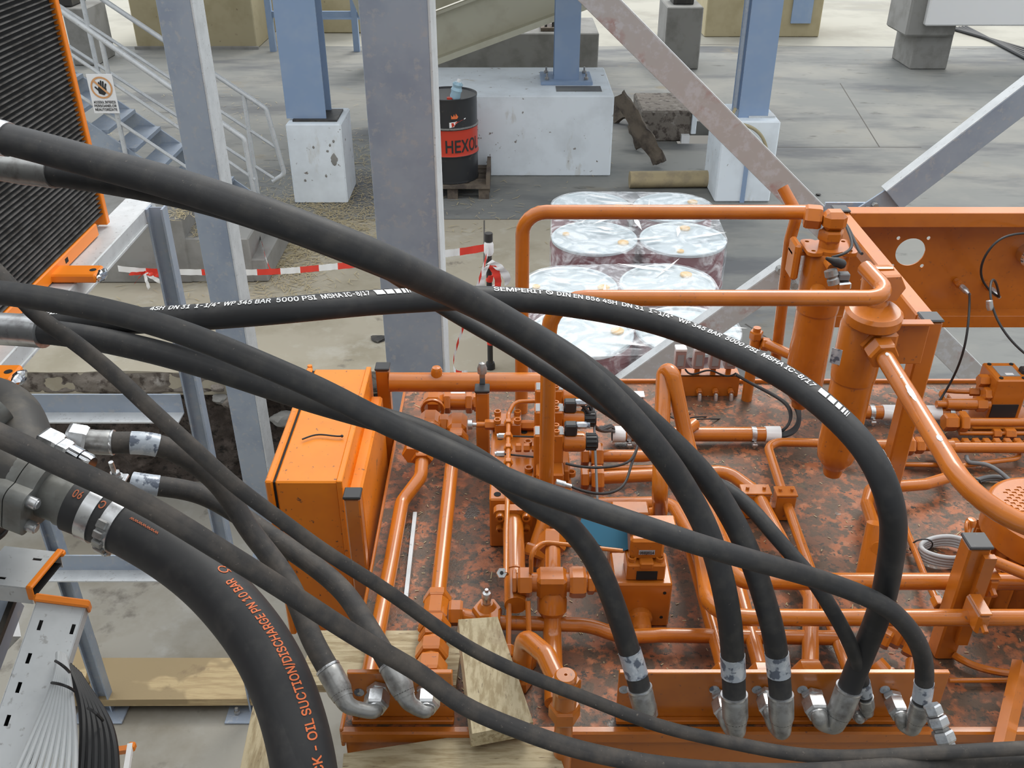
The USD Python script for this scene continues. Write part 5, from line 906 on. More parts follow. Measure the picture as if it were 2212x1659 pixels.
# manifold pipes
nz = -1.555
for k, (py, end, lab) in enumerate(((985, [Zr(1400, 985, nz), Zr(1440, 965, nz), Zr(1500, 915, nz)], 'upper orange pipe leaving the manifold with two big nuts'), (1034, [Zr(1570, 1018, nz), Zr(1632, 1062, nz), Zr(1752, 1290, nz - .015), Zr(1750, 1462, nz - .015)], 'middle orange pipe leaving the manifold and turning forward through the left clamp'))):
    a = Zr(1262, py, nz); t = pipe(lab, [a] + end, .036 if not k else .037, .06, done=False); t.part('nut', hexp(a + V(-.01, 0, 0), a + V(.012, 0, 0), .030), 'orange_paint', 20); t.part('nut', hexp(a + V(.018, 0, 0), a + V(.052, 0, 0), .038), 'orange_paint', 20); t.done()
pipe('slim orange pipe just behind the middle manifold pipe', [Zr(1265, 1013, -1.575), Zr(1440, 1010, -1.575), Zr(1500, 1000, -1.575)], .016, .04)
zz = EYE - 1.455
p1 = Zr(1600, 1256, -1.455); p2 = Zr(1600, 1334, -1.455)
pipe('lower orange pipe leaving the manifold, bending forward into the front level pipe', [Zr(1255, 1090, -1.57), Zr(1452, 1086, -1.56), Zr(1512, 1190, -1.52), Zr(1535, 1334, -1.455), Zr(2680, 1334, -1.455)], .036, [.05, .05, .06, .075, .05])
t = pipe('inverted U orange pipe behind the hoses', [Zr(1370, 1118, -1.53), Zr(1426, 1110, -1.50), Zr(1425, 1060, -1.35), OY(1434, 800, 2.02), OY(1452, 802, 1.99), OY(1490, 985, 1.90), OY(1560, 1180, 1.66), Zr(1592, 1256, -1.455), Zr(2680, 1256, -1.455)], .038, [.03, .03, .045, .022, .022, .2, .1, .04, .03], done=True)
for k, (px0, py0, px1, py1, od, lab) in enumerate(((1520, 1290, 1572, 1474, .034, 'leftmost'), (1598, 1285, 1652, 1474, .035, 'second'))):
    a, b = Zr(px0 - 40, py0 - 150, -1.575), Zr(px1, py1, -1.575); t = pipe(f'orange pipe running forward under the level pipes to the long bulkhead, {lab} from left', [a, b], od, .03, [(1, .0, .035, .033)])
q = Zr(1748, 1462, -1.57); solo('pipe_nut', hexp(q + V(0, -.025, 0), q + V(0, .02, 0), .040), 'orange_paint', 'large orange hexagon nut behind the long bulkhead, on the middle manifold pipe', 'nut', 20)
c1, c2_ = Zr(1692, 1062, -1.57), Zr(1618, 1058, -1.57)
t = pipe('thin orange pipe bending from behind the front filter forward through the right clamp', [Zr(1860, 968, -1.565), Zr(1790, 957, -1.565), Zr(1655, 955, -1.57), Zr(1690, 1062, -1.57), Zr(1745, 1215, -1.575), Zr(1840, 1470, -1.58)], .026, .045)
for i, (px, py, w, lab) in enumerate(((1632, 1060, .074, 'left'), (1697, 1064, .052, 'right'))):
    q = Zr(px, py, -1.54); t = Thing('pipe_clamp', f'orange block clamp bolted over a pipe on the tank, {lab} of the pair', 'pipe clamp'); t.part('block', box(q + V(-w / 2, -.02, D - q[2]), q + V(w / 2, .02, .0), .003), 'orange_paint', False); t.part('cover_plate', box(q + V(-w / 2 - .002, -.021, 0), q + V(w / 2 + .002, .021, .006), .001), 'orange_paint', False)
    for u in (-.3, .3): t.part('bolt', cyl(q + V(u * w, 0, .006), q + V(u * w, 0, .014), .005, 8), 'orange_paint')
    t.done()
a, b = Zr(1652, 1095, -1.61), Zr(1690, 1092, -1.61); solo('clamp_rail', box(a + V(0, -.008, -.006), b + V(0, .010, .004)), 'orange_paint', 'short orange rail joining the two block clamps', 'rail', False)
# --- upright post with clamps at right
pz = EYE - 1.30; q = Zr(2110, 1172, -1.30)
t = Thing('frame_post', 'orange square post with a worn grey cap clamping the two level pipes', 'frame post'); s = .046
t.part('tube', box((q[0] - s / 2, q[1] - s / 2, D), (q[0] + s / 2, q[1] + s / 2, pz), .004), 'orange_paint', False); t.part('end_cap', box((q[0] - s / 2 - .002, q[1] - s / 2 - .002, pz), (q[0] + s / 2 + .002, q[1] + s / 2 + .002, pz + .008), .002), 'grey_cap', False)
t.part('strut_rail', box(q + V(.005, -s / 2 - .014, -.26), q + V(.030, -s / 2, -.012)), 'orange_paint', False); t.done(); pq = q
t = Thing('eye_bolt', 'small orange eye bolt and hook behind the grey-capped post', 'eye bolt'); e = OY(2090, 1142, q[1] + .06); t.part('eye', torus(e, (.7, -.4, .3), .015, .0035, 20, 8), 'orange_paint', 60); t.part('knob', lathe([(.006, -.05), (.006, -.012), (.011, -.010), (.011, 0), (.008, .006), (0, .007)], OY(2098, 1126, q[1] + .08), (0, 0, 1), 14), 'orange_paint'); t.done()
for i, (px, py, w) in enumerate(((2130, 1246, 'upper'), (2110, 1322, 'lower'))):
    e = Zr(px, py, -1.43); t = Thing('pipe_clamp', f'orange bolted clamp holding the {w} level pipe at the grey-capped post', 'pipe clamp'); t.part('saddle', obox(e + V(0, 0, -.005), (.026, .072, .052), bev=.006), 'orange_paint', False); t.part('top_plate', obox(e + V(0, -.004, .024), (.026, .062, .006), bev=.002), 'orange_paint', False); t.part('bolt', hexp(e + V(0, -.03, -.004), e + V(0, -.050, -.010), .007), 'orange_paint', 20); t.done()
pipe('orange pipe passing behind the grey-capped post toward the motor base', [OY(2128, 1205, pq[1] + .03), OY(2260, 1258, pq[1] + .02)], .026, .03)
# --- vertical pipe with plug at the tank front and its elbow
t = Thing('plugged_pipe', 'vertical orange pipe with hexagon plug on top at the tank front', 'pipe'); q = OY(1222, 1462, 1.262)
t.part('pipe', cyl(V(q[0], 1.262, D - .55), V(q[0], 1.262, q[2] - .02), .0185), 'orange_paint'); t.part('hex_body', hexp(V(q[0], 1.262, q[2] - .035), V(q[0], 1.262, q[2] - .006), .030), 'orange_paint', 20); t.part('plug', lathe([(.022, 0), (.022, .008), (.018, .012), (.003, .012), (.003, .008), (0, .008)], V(q[0], 1.262, q[2] - .006), (0, 0, 1), 20), 'orange_paint'); t.part('hex_coupling', hexp(V(q[0], 1.262, q[2] - .115), V(q[0], 1.262, q[2] - .075), .031), 'orange_paint', 20); t.part('sleeve', cyl(V(q[0], 1.262, q[2] - .08), V(q[0], 1.262, q[2] - .03), .024), 'orange_paint')
t.part('branch', tube(bent([V(q[0], 1.27, q[2] - .055), V(q[0] - .035, 1.36, q[2] - .045), V(q[0] - .075, 1.42, q[2] - .06), V(q[0] - .085, 1.43, D + .03)], .03), .021, 18), 'orange_paint', 60); t.part('nut', hexp(V(q[0] - .088, 1.43, D), V(q[0] - .088, 1.43, D + .035), .032), 'orange_paint', 20); t.done()
# --- tee block cluster in the middle front
zt_ = -1.48; y_t = Zr(1190, 1262, zt_)[1]
t = Thing('pipe_tee', 'orange tee with large hexagon nuts in front of the manifold', 'pipe fitting'); q = Zr(1193, 1258, zt_)
t.part('tee_body', box(q + V(-.035, -.028, -.03), q + V(.032, .028, .028), .008), 'orange_paint', 20)
for a, b, r in ((-.078, -.046, .034), (-.090, -.080, .030), (.038, .075, .036), (.078, .094, .028)): t.part('nut', hexp(q + V(a, 0, 0), q + V(b, 0, 0), r), 'orange_paint', 20)
t.part('core', cyl(q + V(-.09, 0, 0), q + V(.14, 0, 0), .022), 'orange_paint'); dn_ = [q + V(0, -.005, -.02), q + V(.0, -.03, -.075), q + V(-.002, -.20, -.10)]
t.part('neck', lathe([(.028, 0), (.034, .02), (.034, .045), (.024, .06), (0, .06)], q + V(0, -.006, -.02), (0, -.35, -1), 20), 'orange_paint', 30); t.part('leg', tube(bent([q + V(0, -.02, -.06), q + V(.0, -.06, -.105), q + V(-.002, -.24, -.115)], .05), .021, 18), 'orange_paint', 60)
t.part('rear_pipe', cyl(q + V(.002, .02, .01), q + V(.004, .10, .03), .018), 'orange_paint'); t.part('rear_nut', hexp(q + V(.002, .085, .02), q + V(.004, .125, .035), .032), 'orange_paint', 20); t.done(); tq_ = q
t = Thing('flanged_pipe', 'orange pipe with a four-bolt flange coming forward from the manifold', 'pipe'); a, b = Zr(1108, 1120, -1.50), Zr(1114, 1308, -1.515)
d = unit(b - a); t.part('pipe', cyl(a, b, .0255, 22), 'orange_paint'); fx = V(1, 0, 0)
t.part('flange', prism(sg.MultiPoint([(-.032, -.02), (.032, -.02), (.032, .02), (-.032, .02)]).convex_hull.buffer(.016), .022, a - d * .012, fx, np.cross(d, fx)), 'orange_paint', 30)
for u in (-.032, .032):
    for w in (-.02, .02): e = a + fx * u + np.cross(d, fx) * w + d * .010; t.part('cap_screw', lathe([(.0105, 0), (.0105, .014), (.006, .014), (.006, .008), (0, .008)], e, d, 14), 'orange_paint')
t.part('collar', torus(a + d * .19, d, .0255, .003, 22, 6), 'orange_paint', 60); t.done()
t = Thing('test_plug', 'bright hexagon test plug on the near end of the thin gauge line', 'fitting'); q = Zr(1084, 1240, -1.44); t.part('plug', cat(hexp(q, q + V(0, -.012, .014), .0125)), 'zinc', 20); t.part('stem', cyl(q + V(0, .008, -.010), q + V(0, 0, .0), .009), 'orange_paint'); t.part('pin', cyl(q + V(0, -.012, .014), q + V(0, -.013, .016), .004, 10), 'hole_dark'); t.done()
for i, (px, p0, p1) in enumerate(((1101, (1100, 1285), (1098, 1405)), (1141, (1140, 1298), (1144, 1395)))):
    a, b = Zr(p0[0], p0[1], -1.50), Zr(p1[0], p1[1], -1.575); t = Thing('sense_line', f'thin orange sense line standing in front of the tee, {["left", "right"][i]} of two', 'pipe'); t.part('pipe', cyl(a, b, .006, 10), 'orange_paint'); t.part('nut', hexp(b + V(0, .01, .006), b + V(0, -.012, -.006), .013), 'orange_paint', 20); t.part('foot', hexp(b + V(0, -.012, -.006), V(b[0], b[1] - .02, D), .015), 'orange_paint', 20); t.done()
pipe('thin orange line arching from the tee to the coil block', [tq_ + V(-.048, .0, .03), tq_ + V(-.048, .01, .085), tq_ + V(-.02, .05, .075) * V(1, 1, 1), Zr(1345, 1190, -1.42)], .010, .025)
t = pipe('slanting orange pipe between the flanged pipe and the tall pipe', [Zr(1152, 1195, -1.55), Zr(1186, 1095, -1.47)], .034, .03, [(0, -.01, .03, .03)])
# --- proportional valve block with coil tower
q0 = Zr(1330, 1350, -1.615); q1 = Zr(1443, 1350, -1.615); yb = q0[1]
t = Thing('control_valve', 'large orange valve block with a tall coil tower and a small number plate', 'valve'); zb1 = OY(1385, 1262, yb)[2]
t.part('block', box((q0[0] - .01, yb, D), (q1[0], yb + .11, zb1), .004), 'orange_paint', False)
for u, w in ((-.016, .105), (-.018, .03)): t.part('screw_hole', cyl((q1[0] + u, yb - .001, D + w), (q1[0] + u, yb, D + w), .004, 8), 'hole_dark')
ztw = OY(1420, 1142, yb + .07)[2]; xa, xb = OY(1353, 1250, yb + .012)[0], OY(1436, 1250, yb + .012)[0]
t.part('coil_foot', box((xa, yb + .012, zb1), (xb, yb + .075, zb1 + .045), .003), 'orange_paint', False); t.part('foot_window', box((xa + .022, yb + .010, zb1 + .004), (xb - .018, yb + .012, zb1 + .028)), 'hole_dark', False)
for x in (xa + .012, xb - .012): t.part('cap_screw', lathe([(.010, 0), (.010, .010), (.006, .010), (.006, .005), (0, .005)], (x, yb + .03, zb1 + .045), (0, 0, 1), 14), 'orange_paint')
t.part('bridge', box((xa + .028, yb + .010, zb1 + .034), (xb - .028, yb + .05, zb1 + .052), .003), 'orange_paint', False); t.part('coil_tower', box((xa + .006, yb + .03, zb1 + .045), (xb - .004, yb + .10, ztw), .006), 'orange_paint', False)
t.part('number_plate', box((xa + .026, yb + .0285, zb1 + .062), (xa + .062, yb + .030, zb1 + .074)), 'label_silver', False); m = meshkit.text_mesh('0030514', .007, .0006, True); m.vertices[:, 0] -= m.vertices[:, 0].min(); m.vertices[:, 0] *= .032 / m.vertices[:, 0].max(); v = m.vertices.copy(); m.vertices = np.stack([xa + .028 + v[:, 0], yb + .0280 - v[:, 2], zb1 + .0645 + v[:, 1]], 1); t.part('lettering', m, 'black_print', False)
t.part('top_plate', box((xa + .0, yb + .05, ztw), (xb + .026, yb + .11, ztw + .008), .003), 'orange_paint', False); t.part('plug', box((xa + .05, yb + .06, ztw + .008), (xa + .075, yb + .085, ztw + .016), .003), 'grey_cap', False)
t.part('spool_nose', lathe([(0, -.02), (.028, -.02), (.028, .03), (.022, .035), (.022, .06), (.015, .07), (0, .07)], (xa + .035, yb + .02, D + .035), (.05, -1, -.12), 22), 'orange_paint', 30); t.done()
q = Zr(1310, 1150, -1.42); from shapely import affinity; pl_ = affinity.rotate(affinity.scale(sg.Point(0, 0).buffer(1, 20), .066, .036), -26, origin=(0, 0))
solo('blue_cover', prism(pl_, .012, q, (1, 0, -.05), unit(V(.05, .75, .62))), 'blue_plastic', 'flat teal blue plastic cover behind the coil tower', 'cover', 30)
t = Thing('valve_pedestal', 'orange pedestal block carrying the blue cover', 'bracket'); e = Zr(1362, 1098, -1.44); t.part('block', box((e[0] - .045, e[1] - .02, D), (e[0] + .045, e[1] + .03, e[2]), .004), 'orange_paint', False); t.done()
# --- conduits
def conduit(label, pa, pb, z, od, sleeves, clamps):
    a, b = Zr(*pa, z), Zr(*pb, z); t = Thing('cable_conduit', label, 'conduit'); t.part('pipe', cyl(a, b, od / 2, 22), 'orange_paint'); L = b - a
    for px0, px1 in sleeves: u0, u1 = [(px - pa[0]) / (pb[0] - pa[0]) for px in (px0, px1)]; t.part('white_sleeve', tube([a + L * u0, a + L * u1], od / 2 + .0025, 22), 'white_paint')
    for px in clamps:
        u = (px - pa[0]) / (pb[0] - pa[0]); e = a + L * u; k = t.part('clamp_band', tube([e - V(.007, 0, 0), e + V(.007, 0, 0)], od / 2 + .002, 22), 'zinc'); t.part('clamp_ear', box(e + V(-.008, -od / 2 - .016, -od / 2), e + V(.008, -od / 2, -od / 2 + .010), .002), 'zinc', False, parent=k); t.part('clamp_screw', cyl(e + V(0, -od / 2 - .010, -od / 2 - .006), e + V(0, -od / 2 - .010, -od / 2 + .016), .004, 8), 'zinc', parent=k)
    return t.done()
conduit('orange cable conduit with white sleeved ends behind the thick hoses', (1322, 938), (1684, 938), -1.585, .044, ((1322, 1350), (1652, 1684)), (1358, 1627))
conduit('orange cable conduit with white sleeve behind the filter frame at right', (1852, 890), (2072, 893), -1.585, .043, ((1905, 1938), (1990, 2030)), (1882, 2052))
for k in range(6):
    c_ = curve([Zr(1684, 932 + 2.4 * k, -1.585), Zr(1706 + 1.5 * k, 925 + 2 * k, -1.575), Zr(1722 + k, 897 + 3 * k, -1.57), Zr(1712 + 3 * k, 884 - k, -1.56)] if k > 1 else [Zr(1684, 932 + 2 * k, -1.585), Zr(1704, 915, -1.56), Zr(1702 + 3 * k, 880, -1.54), Zr(1680, 860 - 2 * k, -1.53), Zr(1635, 835 - k, -1.52), Zr(1590, 808 + 2 * k, -1.50)], 24)
    solo('bundled_cable', tube(c_, .0045, 8), 'cable_black', f'black cable at the right end of the middle conduit, {["leaving highest to the switches", "leaving to the switches just below", "looping back, first", "looping back, second", "looping back, third", "looping back, outermost"][k]}', 'cable', group='cables tied at the conduit end')
# --- switch rail with four pressure switches
ys = 2.62; a, b = OY(1464, 812, ys), OY(1592, 862, ys); t = Thing('switch_bracket', 'orange bracket plate carrying four pressure switches at the back of the tank', 'bracket'); t.part('plate', box((a[0], ys, D), (b[0], ys + .006, a[2]), .001), 'orange_paint', False); t.part('top_fold', box((a[0], ys, a[2] - .004), (b[0], ys + .05, a[2]), .001), 'orange_paint', False); t.done()
for i, px in enumerate((1468, 1508, 1543, 1576)):
    w = ['leftmost', 'second', 'third', 'rightmost'][i]; q = OY(px, 780, ys + .02); zt2 = OY(px, 755, ys + .02)[2]; t = Thing('pressure_switch', f'small pressure switch with clear housing and white cap on the rear bracket, {w} of four', 'pressure switch'); z0 = a[2]
    t.part('neck', cyl((q[0], ys + .02, z0), (q[0], ys + .02, z0 + .03), .009), 'orange_paint'); t.part('housing', box((q[0] - .017, ys + .004, z0 + .022), (q[0] + .017, ys + .036, zt2), .002), 'label_grey' if 0 else 'switch_body', False); t.part('cap', box((q[0] - .018, ys + .003, zt2), (q[0] + .018, ys + .037, zt2 + .010), .002), 'white_paint', False); t.part('scale_window', box((q[0] - .010, ys + .0025, z0 + .034), (q[0] + .010, ys + .004, zt2 - .012)), 'label_grey', False)
    e = OY(px + 2, 842, ys - .002); t.part('port', cat(hexp(e, e - V(0, .016, .004), .010)), 'orange_paint', 20); t.part('coupling', lathe([(.005, 0), (.007, .004), (.007, .022), (.004, .028), (0, .03)], e - V(0, .016, .004), (0, -.4, -1), 12), 'zinc'); f = e - V(0, .030, .032)
    t.part('line', tube(curve([f, f + V(.0, -.03, -.02) + V(0, 0, 0), Zr(px - 30 - 12 * i * .5, 893 + 4 * i, -1.60), Zr(1470, 912, -1.61)], 20), .0022, 6), 'cable_black', 60); t.done()
solo('switch_cable', tube(curve([OY(1480, 797, ys + .0), OY(1500, 808, ys - .01), OY(1530, 800, ys - .01), OY(1560, 810, ys - .01), OY(1590, 806, ys - .02)], 24), .003, 8), 'cable_black', 'black cable looping between the four pressure switches', 'cable')
t = Thing('riser_fitting', 'orange riser with hexagon plug between the hoses and the rear filter', 'pipe fitting'); q = OY(1634, 720, 2.60); t.part('pipe', cyl(V(q[0], 2.60, D), V(q[0], 2.60, q[2]), .017), 'orange_paint'); t.part('hex', hexp(V(q[0], 2.60, q[2] - .02), V(q[0], 2.60, q[2] + .008), .021), 'orange_paint', 20); t.part('plug', cyl(V(q[0], 2.60, q[2] + .008), V(q[0], 2.60, q[2] + .020), .012), 'orange_paint'); a = OY(1652, 742, 2.58); t.part('branch', cyl(a, OY(1712, 768, 2.50), .016), 'orange_paint'); t.part('nut', hexp(a - V(.01, 0, 0), a + V(.014, -.002, -.004), .021), 'orange_paint', 20); t.done()
# --- right-hand valve group
q0, q1 = OY(2130, 905, 2.45), OY(2200, 905, 2.45); zt3 = OY(2160, 822, 2.45)[2]
t = Thing('control_valve', 'orange valve block with a grey name plate at the right edge', 'valve'); t.part('block', box((q0[0], 2.45, D), (q1[0], 2.56, zt3), .004), 'orange_paint', False); e = V((q0[0] + q1[0]) / 2, 2.505, zt3)
t.part('name_plate', box(e + V(-.030, -.03, 0), e + V(.030, .03, .002)), 'label_grey', False); t.part('sticker', box(e + V(-.012, -.026, .002), e + V(.012, -.014, .0026)), 'white_paint', False)
for u in (-.034, .034):
    for w in (-.042, .042): t.part('screw', cyl(e + V(u, w, 0), e + V(u, w, .003), .006, 10), 'hole_dark')
t.part('front_plate', box((q0[0] + .006, 2.447, D + .03), (q1[0] - .014, 2.45, D + .075)), 'black_paint', False); t.part('side_port', cat(hexp((q0[0] - .03, 2.50, zt3 - .03), (q0[0], 2.50, zt3 - .03), .020), hexp((q0[0] - .02, 2.47, zt3 - .06), (q0[0], 2.47, zt3 - .06), .022)), 'orange_paint', 20)
t.part('cartridge', cat(cyl((q0[0] - .13, 2.46, D + .07), (q0[0], 2.46, D + .07), .018), cyl((q0[0] - .16, 2.46, D + .07), (q0[0] - .13, 2.46, D + .07), .011), hexp((q0[0] - .04, 2.46, D + .07), (q0[0] - .01, 2.46, D + .07), .024)), 'orange_paint'); t.part('base', box((q0[0] - .06, 2.40, D), (q1[0] + .05, 2.60, D + .022), .003), 'orange_paint', False); t.done()
t = Thing('solenoid_plug', 'black plug corner at the right edge above the valve block', 'connector'); q = OY(2207, 810, 2.5); t.part('plug', obox(q + V(.01, 0, 0), (.036, .03, .05), bev=.004), 'black_plastic', 20); t.part('base', obox(q + V(.01, 0, -.035), (.05, .05, .03), bev=.006), 'orange_paint', 20); t.done()
pipe('thin orange line bent around the right conduit to the right valve block', [Zr(2050, 882, -1.57), Zr(2026, 842, -1.56), Zr(2064, 846, -1.545), Zr(2140, 848, -1.53)], .013, .03, [(1, .03, .03, .012)])
pipe('orange pipe with a big nut under the right valve block running out of frame', [Zr(2070, 912, -1.565), Zr(2680, 914, -1.565)], .026, .03, [(0, -.045, .04, .027), (0, .0, .024, .034)])
pipe('slim orange pipe with small nuts below the nutted pipe at right', [Zr(2072, 936, -1.59), Zr(2680, 938, -1.59)], .013, .03, [(0, .10, .022, .016), (0, .135, .03, .018)])
pipe('orange pipe with rounded left end lying level above the grey cable coil', [Zr(2040, 985, -1.60), Zr(2050, 967, -1.565), Zr(2680, 968, -1.56)], .032, .03)
pipe('orange pipe hooking back under the large sloping pipe', [Zr(2020, 962, -1.58), Zr(2052, 1030, -1.57), Zr(2000, 1046, -1.565), Zr(1880, 1056, -1.56), Zr(1872, 1090, -1.56), Zr(1890, 1140, -1.54), Zr(1897, 1185, -1.50)], .032, [.03, .035, .03, .025, .03, .03, .03])
pipe('slim orange pipe with a wide bend below the level pipe at right', [Zr(1945, 1003, -1.60), Zr(2080, 1006, -1.595), Zr(2205, 990, -1.59), Zr(2200, 955, -1.59)], .014, .05)
t = Thing('pipe_fitting', 'orange nut pair on the pipe behind the filter frame foot', 'pipe fitting'); q = Zr(1968, 962, -1.56); t.part('nut', hexp(q + V(-.03, 0, 0), q + V(.005, 0, 0), .030), 'orange_paint', 20); t.part('nut', hexp(q + V(.01, 0, 0), q + V(.035, 0, 0), .025), 'orange_paint', 20); t.part('tube', cyl(q + V(-.12, 0, 0), q + V(.12, 0, 0), .017), 'orange_paint'); t.done()
t = Thing('row_of_lugs', 'row of small orange lugs on a rail above the level pipe at right', 'rail'); q = Zr(2050, 954, -1.60); t.part('rail', box(q + V(0, -.012, -.02), q + V(.25, .012, -.004)), 'orange_paint', False)
for k in range(8): t.part('lug', box(q + V(.008 + .031 * k, -.010, -.004), q + V(.028 + .031 * k, .010, .008), .002), 'orange_paint', False)
t.done()
t = Thing('suction_riser', 'thick tapering orange pipe standing behind the white-lettered hose', 'pipe'); a, b = Zr(1893, 1130, -1.46), Zr(1876, 1262, -1.60); t.part('pipe', cyl(V(b[0], b[1], D), V(a[0], a[1], a[2]), .034, 26, .022), 'orange_paint'); t.done()
pipe('thin orange pipe slanting over the lid beside the white-lettered hose', [Zr(1950, 1125, -1.60), Zr(2002, 1255, -1.575), Zr(2030, 1312, -1.57)], .016, .03, [(1, .0, .03, .014)])
# motor
mc = OY(2268, 1105, 1.72); t = Thing('electric_motor', 'orange vertical electric motor with a perforated fan cover at the right edge', 'motor'); R = .135; ax = unit(V(0, -.02, 1))
t.part('fan_cowl', lathe([(0, -.07), (R, -.07), (R * 1.0, -.02), (R * .985, -.004), (R * .93, .0), (R * .90, -.002)], mc, ax, 48), 'orange_paint', 40)
g = sg.Point(0, 0).buffer(R * .91, 32)
for i in range(-9, 10):
    for j in range(-11, 12):
        u, w = i * .0205 + (.01025 if j % 2 else 0), j * .0098
        if math.hypot(u, w) < R * .74: g = g.difference(sg.box(u - .0052, w - .0038, u + .0052, w + .0038))
t.part('grille', prism(g, .003, mc + ax * -.003, (1, 0, 0), np.cross(ax, V(1, 0, 0))), 'orange_paint', False); t.part('inside', cyl(mc - ax * .045, mc - ax * .04, R * .88, 30), 'hole_dark')
t.part('housing', lathe([(0, -.40), (R * .88, -.40), (R * .88, -.07), (0, -.07)], mc, ax, 40), 'orange_paint', 40)
for k in range(22): an = k * 2 * math.pi / 22; e = V(math.cos(an), math.sin(an), 0); t.part('cooling_rib', obox(mc + e * R * .93 - ax * .235, (.018, .004, .30), frame(e, np.cross(V(0, 0, 1), e))), 'orange_paint', False)
t.part('foot_flange', lathe([(0, -.44), (R * 1.08, -.44), (R * 1.12, -.43), (R * 1.12, -.405), (0, -.40)], mc, ax, 40), 'orange_paint', 30); t.part('bolt', cyl(mc + V(-R, -.04, -.40), mc + V(-R, -.04, -.385), .010, 8), 'orange_paint'); t.done()
solo('drip_rail', tube(curve([Zr(2060, 1415, -1.60), Zr(2110, 1440, -1.60), Zr(2160, 1452, -1.60), Zr(2230, 1458, -1.60)], 16), .008, 8), 'orange_paint', 'dark orange bent strip on the lid at the foot of the motor', 'strip', 40)
pipe('slim orange pipe lying near the tank front at the right edge', [Zr(2050, 1470, -1.605), Zr(2680, 1470, -1.605)], .011, .03, [(1, .26, .03, .012)])
# cable coils
def coil(label, c, rx, ry, n, m, tail, rr=.0058):
    t = Thing('cable_coil', label, 'cable'); pts = []
    rs = np.random.default_rng(9)
    for k in range(n * 14): a = k * 2 * math.pi / 14; j = 1 + .06 * math.sin(k * .9); pts.append(V(c[0] + rx * j * math.cos(a), c[1] + ry * j * math.sin(a) + .004 * math.sin(k * .45), D + .010 + .0085 * (k // 14) + .003 * math.sin(a * 2)))
    t.part('cable', tube(curve(pts + tail, n * 60), rr, 8), m, 60); t.part('cable_tie', torus(pts[6 + 14 * (n // 2)] + V(0, 0, 0), V(0, 1, .2), .012 + .004 * n, .002, 14, 6), 'cable_black', 60); t.done()
q = Zr(2040, 1192, -1.60); coil('coil of grey cable tied in loops beside the grey-capped post', q, .062, .036, 4, 'cable_light', [q + V(.07, .005, .05), q + V(.12, .01, .06)])
q = Zr(2150, 1052, -1.60); coil('dark grey cable coil tied behind the motor fan cover', q, .062, .045, 2, 'cable_grey', [q + V(.0, .06, .03), Zr(2100, 1000, -1.58), Zr(2088, 985, -1.58)], .006)
t = Thing('pipe_fitting', 'group of orange hexagon fittings seen through the curve of the last hose', 'pipe fitting')
for k, (px, py, r) in enumerate(((1905, 1372, .026), (1930, 1368, .030), (1955, 1375, .028), (1970, 1398, .024))): q = Zr(px, py, -1.55); t.part('nut', hexp(q + V(-.012, .01, 0), q + V(.018, -.012, -.004), r), 'orange_paint', 20)
t.part('stub', cyl(Zr(1890, 1435, -1.56), Zr(1915, 1462, -1.57), .022), 'orange_paint'); t.part('nut', hexp(Zr(1905, 1455, -1.57), Zr(1922, 1478, -1.58), .03), 'orange_paint', 20); t.part('stub', cyl(Zr(1975, 1430, -1.56), Zr(1972, 1470, -1.57), .018), 'orange_paint'); t.done()
# corner stand at lower right edge
t = Thing('orange_stand', 'orange bracket standing at the lower right corner of the tank', 'bracket'); a = OY(2195, 1520, 1.27); t.part('post', beam(OY(2205, 1440, 1.42), OY(2160, 1640, 1.24), .05, .02, (0, 1, 0)), 'orange_paint', False); t.part('foot', box(OY(2100, 1610, 1.22) + V(0, -.02, -.02), OY(2215, 1650, 1.16) + V(0, 0, .0), .006), 'orange_paint', False); t.done()

q = Zr(1381, 852, -1.61); solo('paper_label', box(q + V(-.016, -.018, 0), q + V(.016, .018, .002)), 'white_paint', 'white paper label stuck on the back of the tank lid behind the hoses', 'label', False)
q = Zr(986, 850, -1.60); solo('paper_tag', box(q + V(-.028, -.010, 0), q + V(.028, .010, .002)), 'white_paint', 'white tag lying under the thick horizontal pipe', 'label', False)
# ================================================================ LEFT SIDE: cooler, its stand, cable tray, timber
LY = 3.87                                               # the plane of the two stand legs
la, lb = OY(558, 1540, LY), OY(224, 1540, LY)
lx, lx2 = OY(400, 760, LY)[0], OY(150, 1270, LY)[0]
rz = OY(318, 446, LY)[2]                                # top of the rail
t = Thing('cooler_stand', 'galvanised steel stand carrying the cooler at left', 'stand')
def leg(x):
    for k, m in enumerate(ibeam((x, LY, PIT), (x, LY, rz - .003), .074, .062, (1, 0, 0), .007, .009)): t.part('leg_' + ('web', 'flange', 'flange')[k], m, 'galvanised', False)
    t.part('foot_plate', box((x - .17, LY - .11, PIT), (x + .12, LY + .11, PIT + .014), .003), 'galvanised', False); q = V(x - .11, LY - .04, PIT + .014); t.part('anchor_bolt', cat(hexp(q, q + V(0, 0, .02), .02), cyl(q, q + V(0, 0, .045), .010, 8)), 'zinc_dull')
leg(lx); leg(lx2)
xr = OX(0, 790, -1.545)[0]; rb = OZ(0, 790, rz); r0 = OZ(322, 446, rz)
a = V(r0[0] - .06, LY + .07, rz - .05); b = V(rb[0] - .0 - .06, .6, rz - .05); bx_ = (a[0] + b[0]) / 2 - .015
t.part('top_rail', box((bx_ - .06, .4, rz - .065), (bx_ + .0685, LY + .10, rz), .004), 'galvanised_light', False); t.part('rail_lip', box((bx_ + .0685, .4, rz - .07), (bx_ + .076, LY - .045, rz - .062)), 'galvanised_light', False)
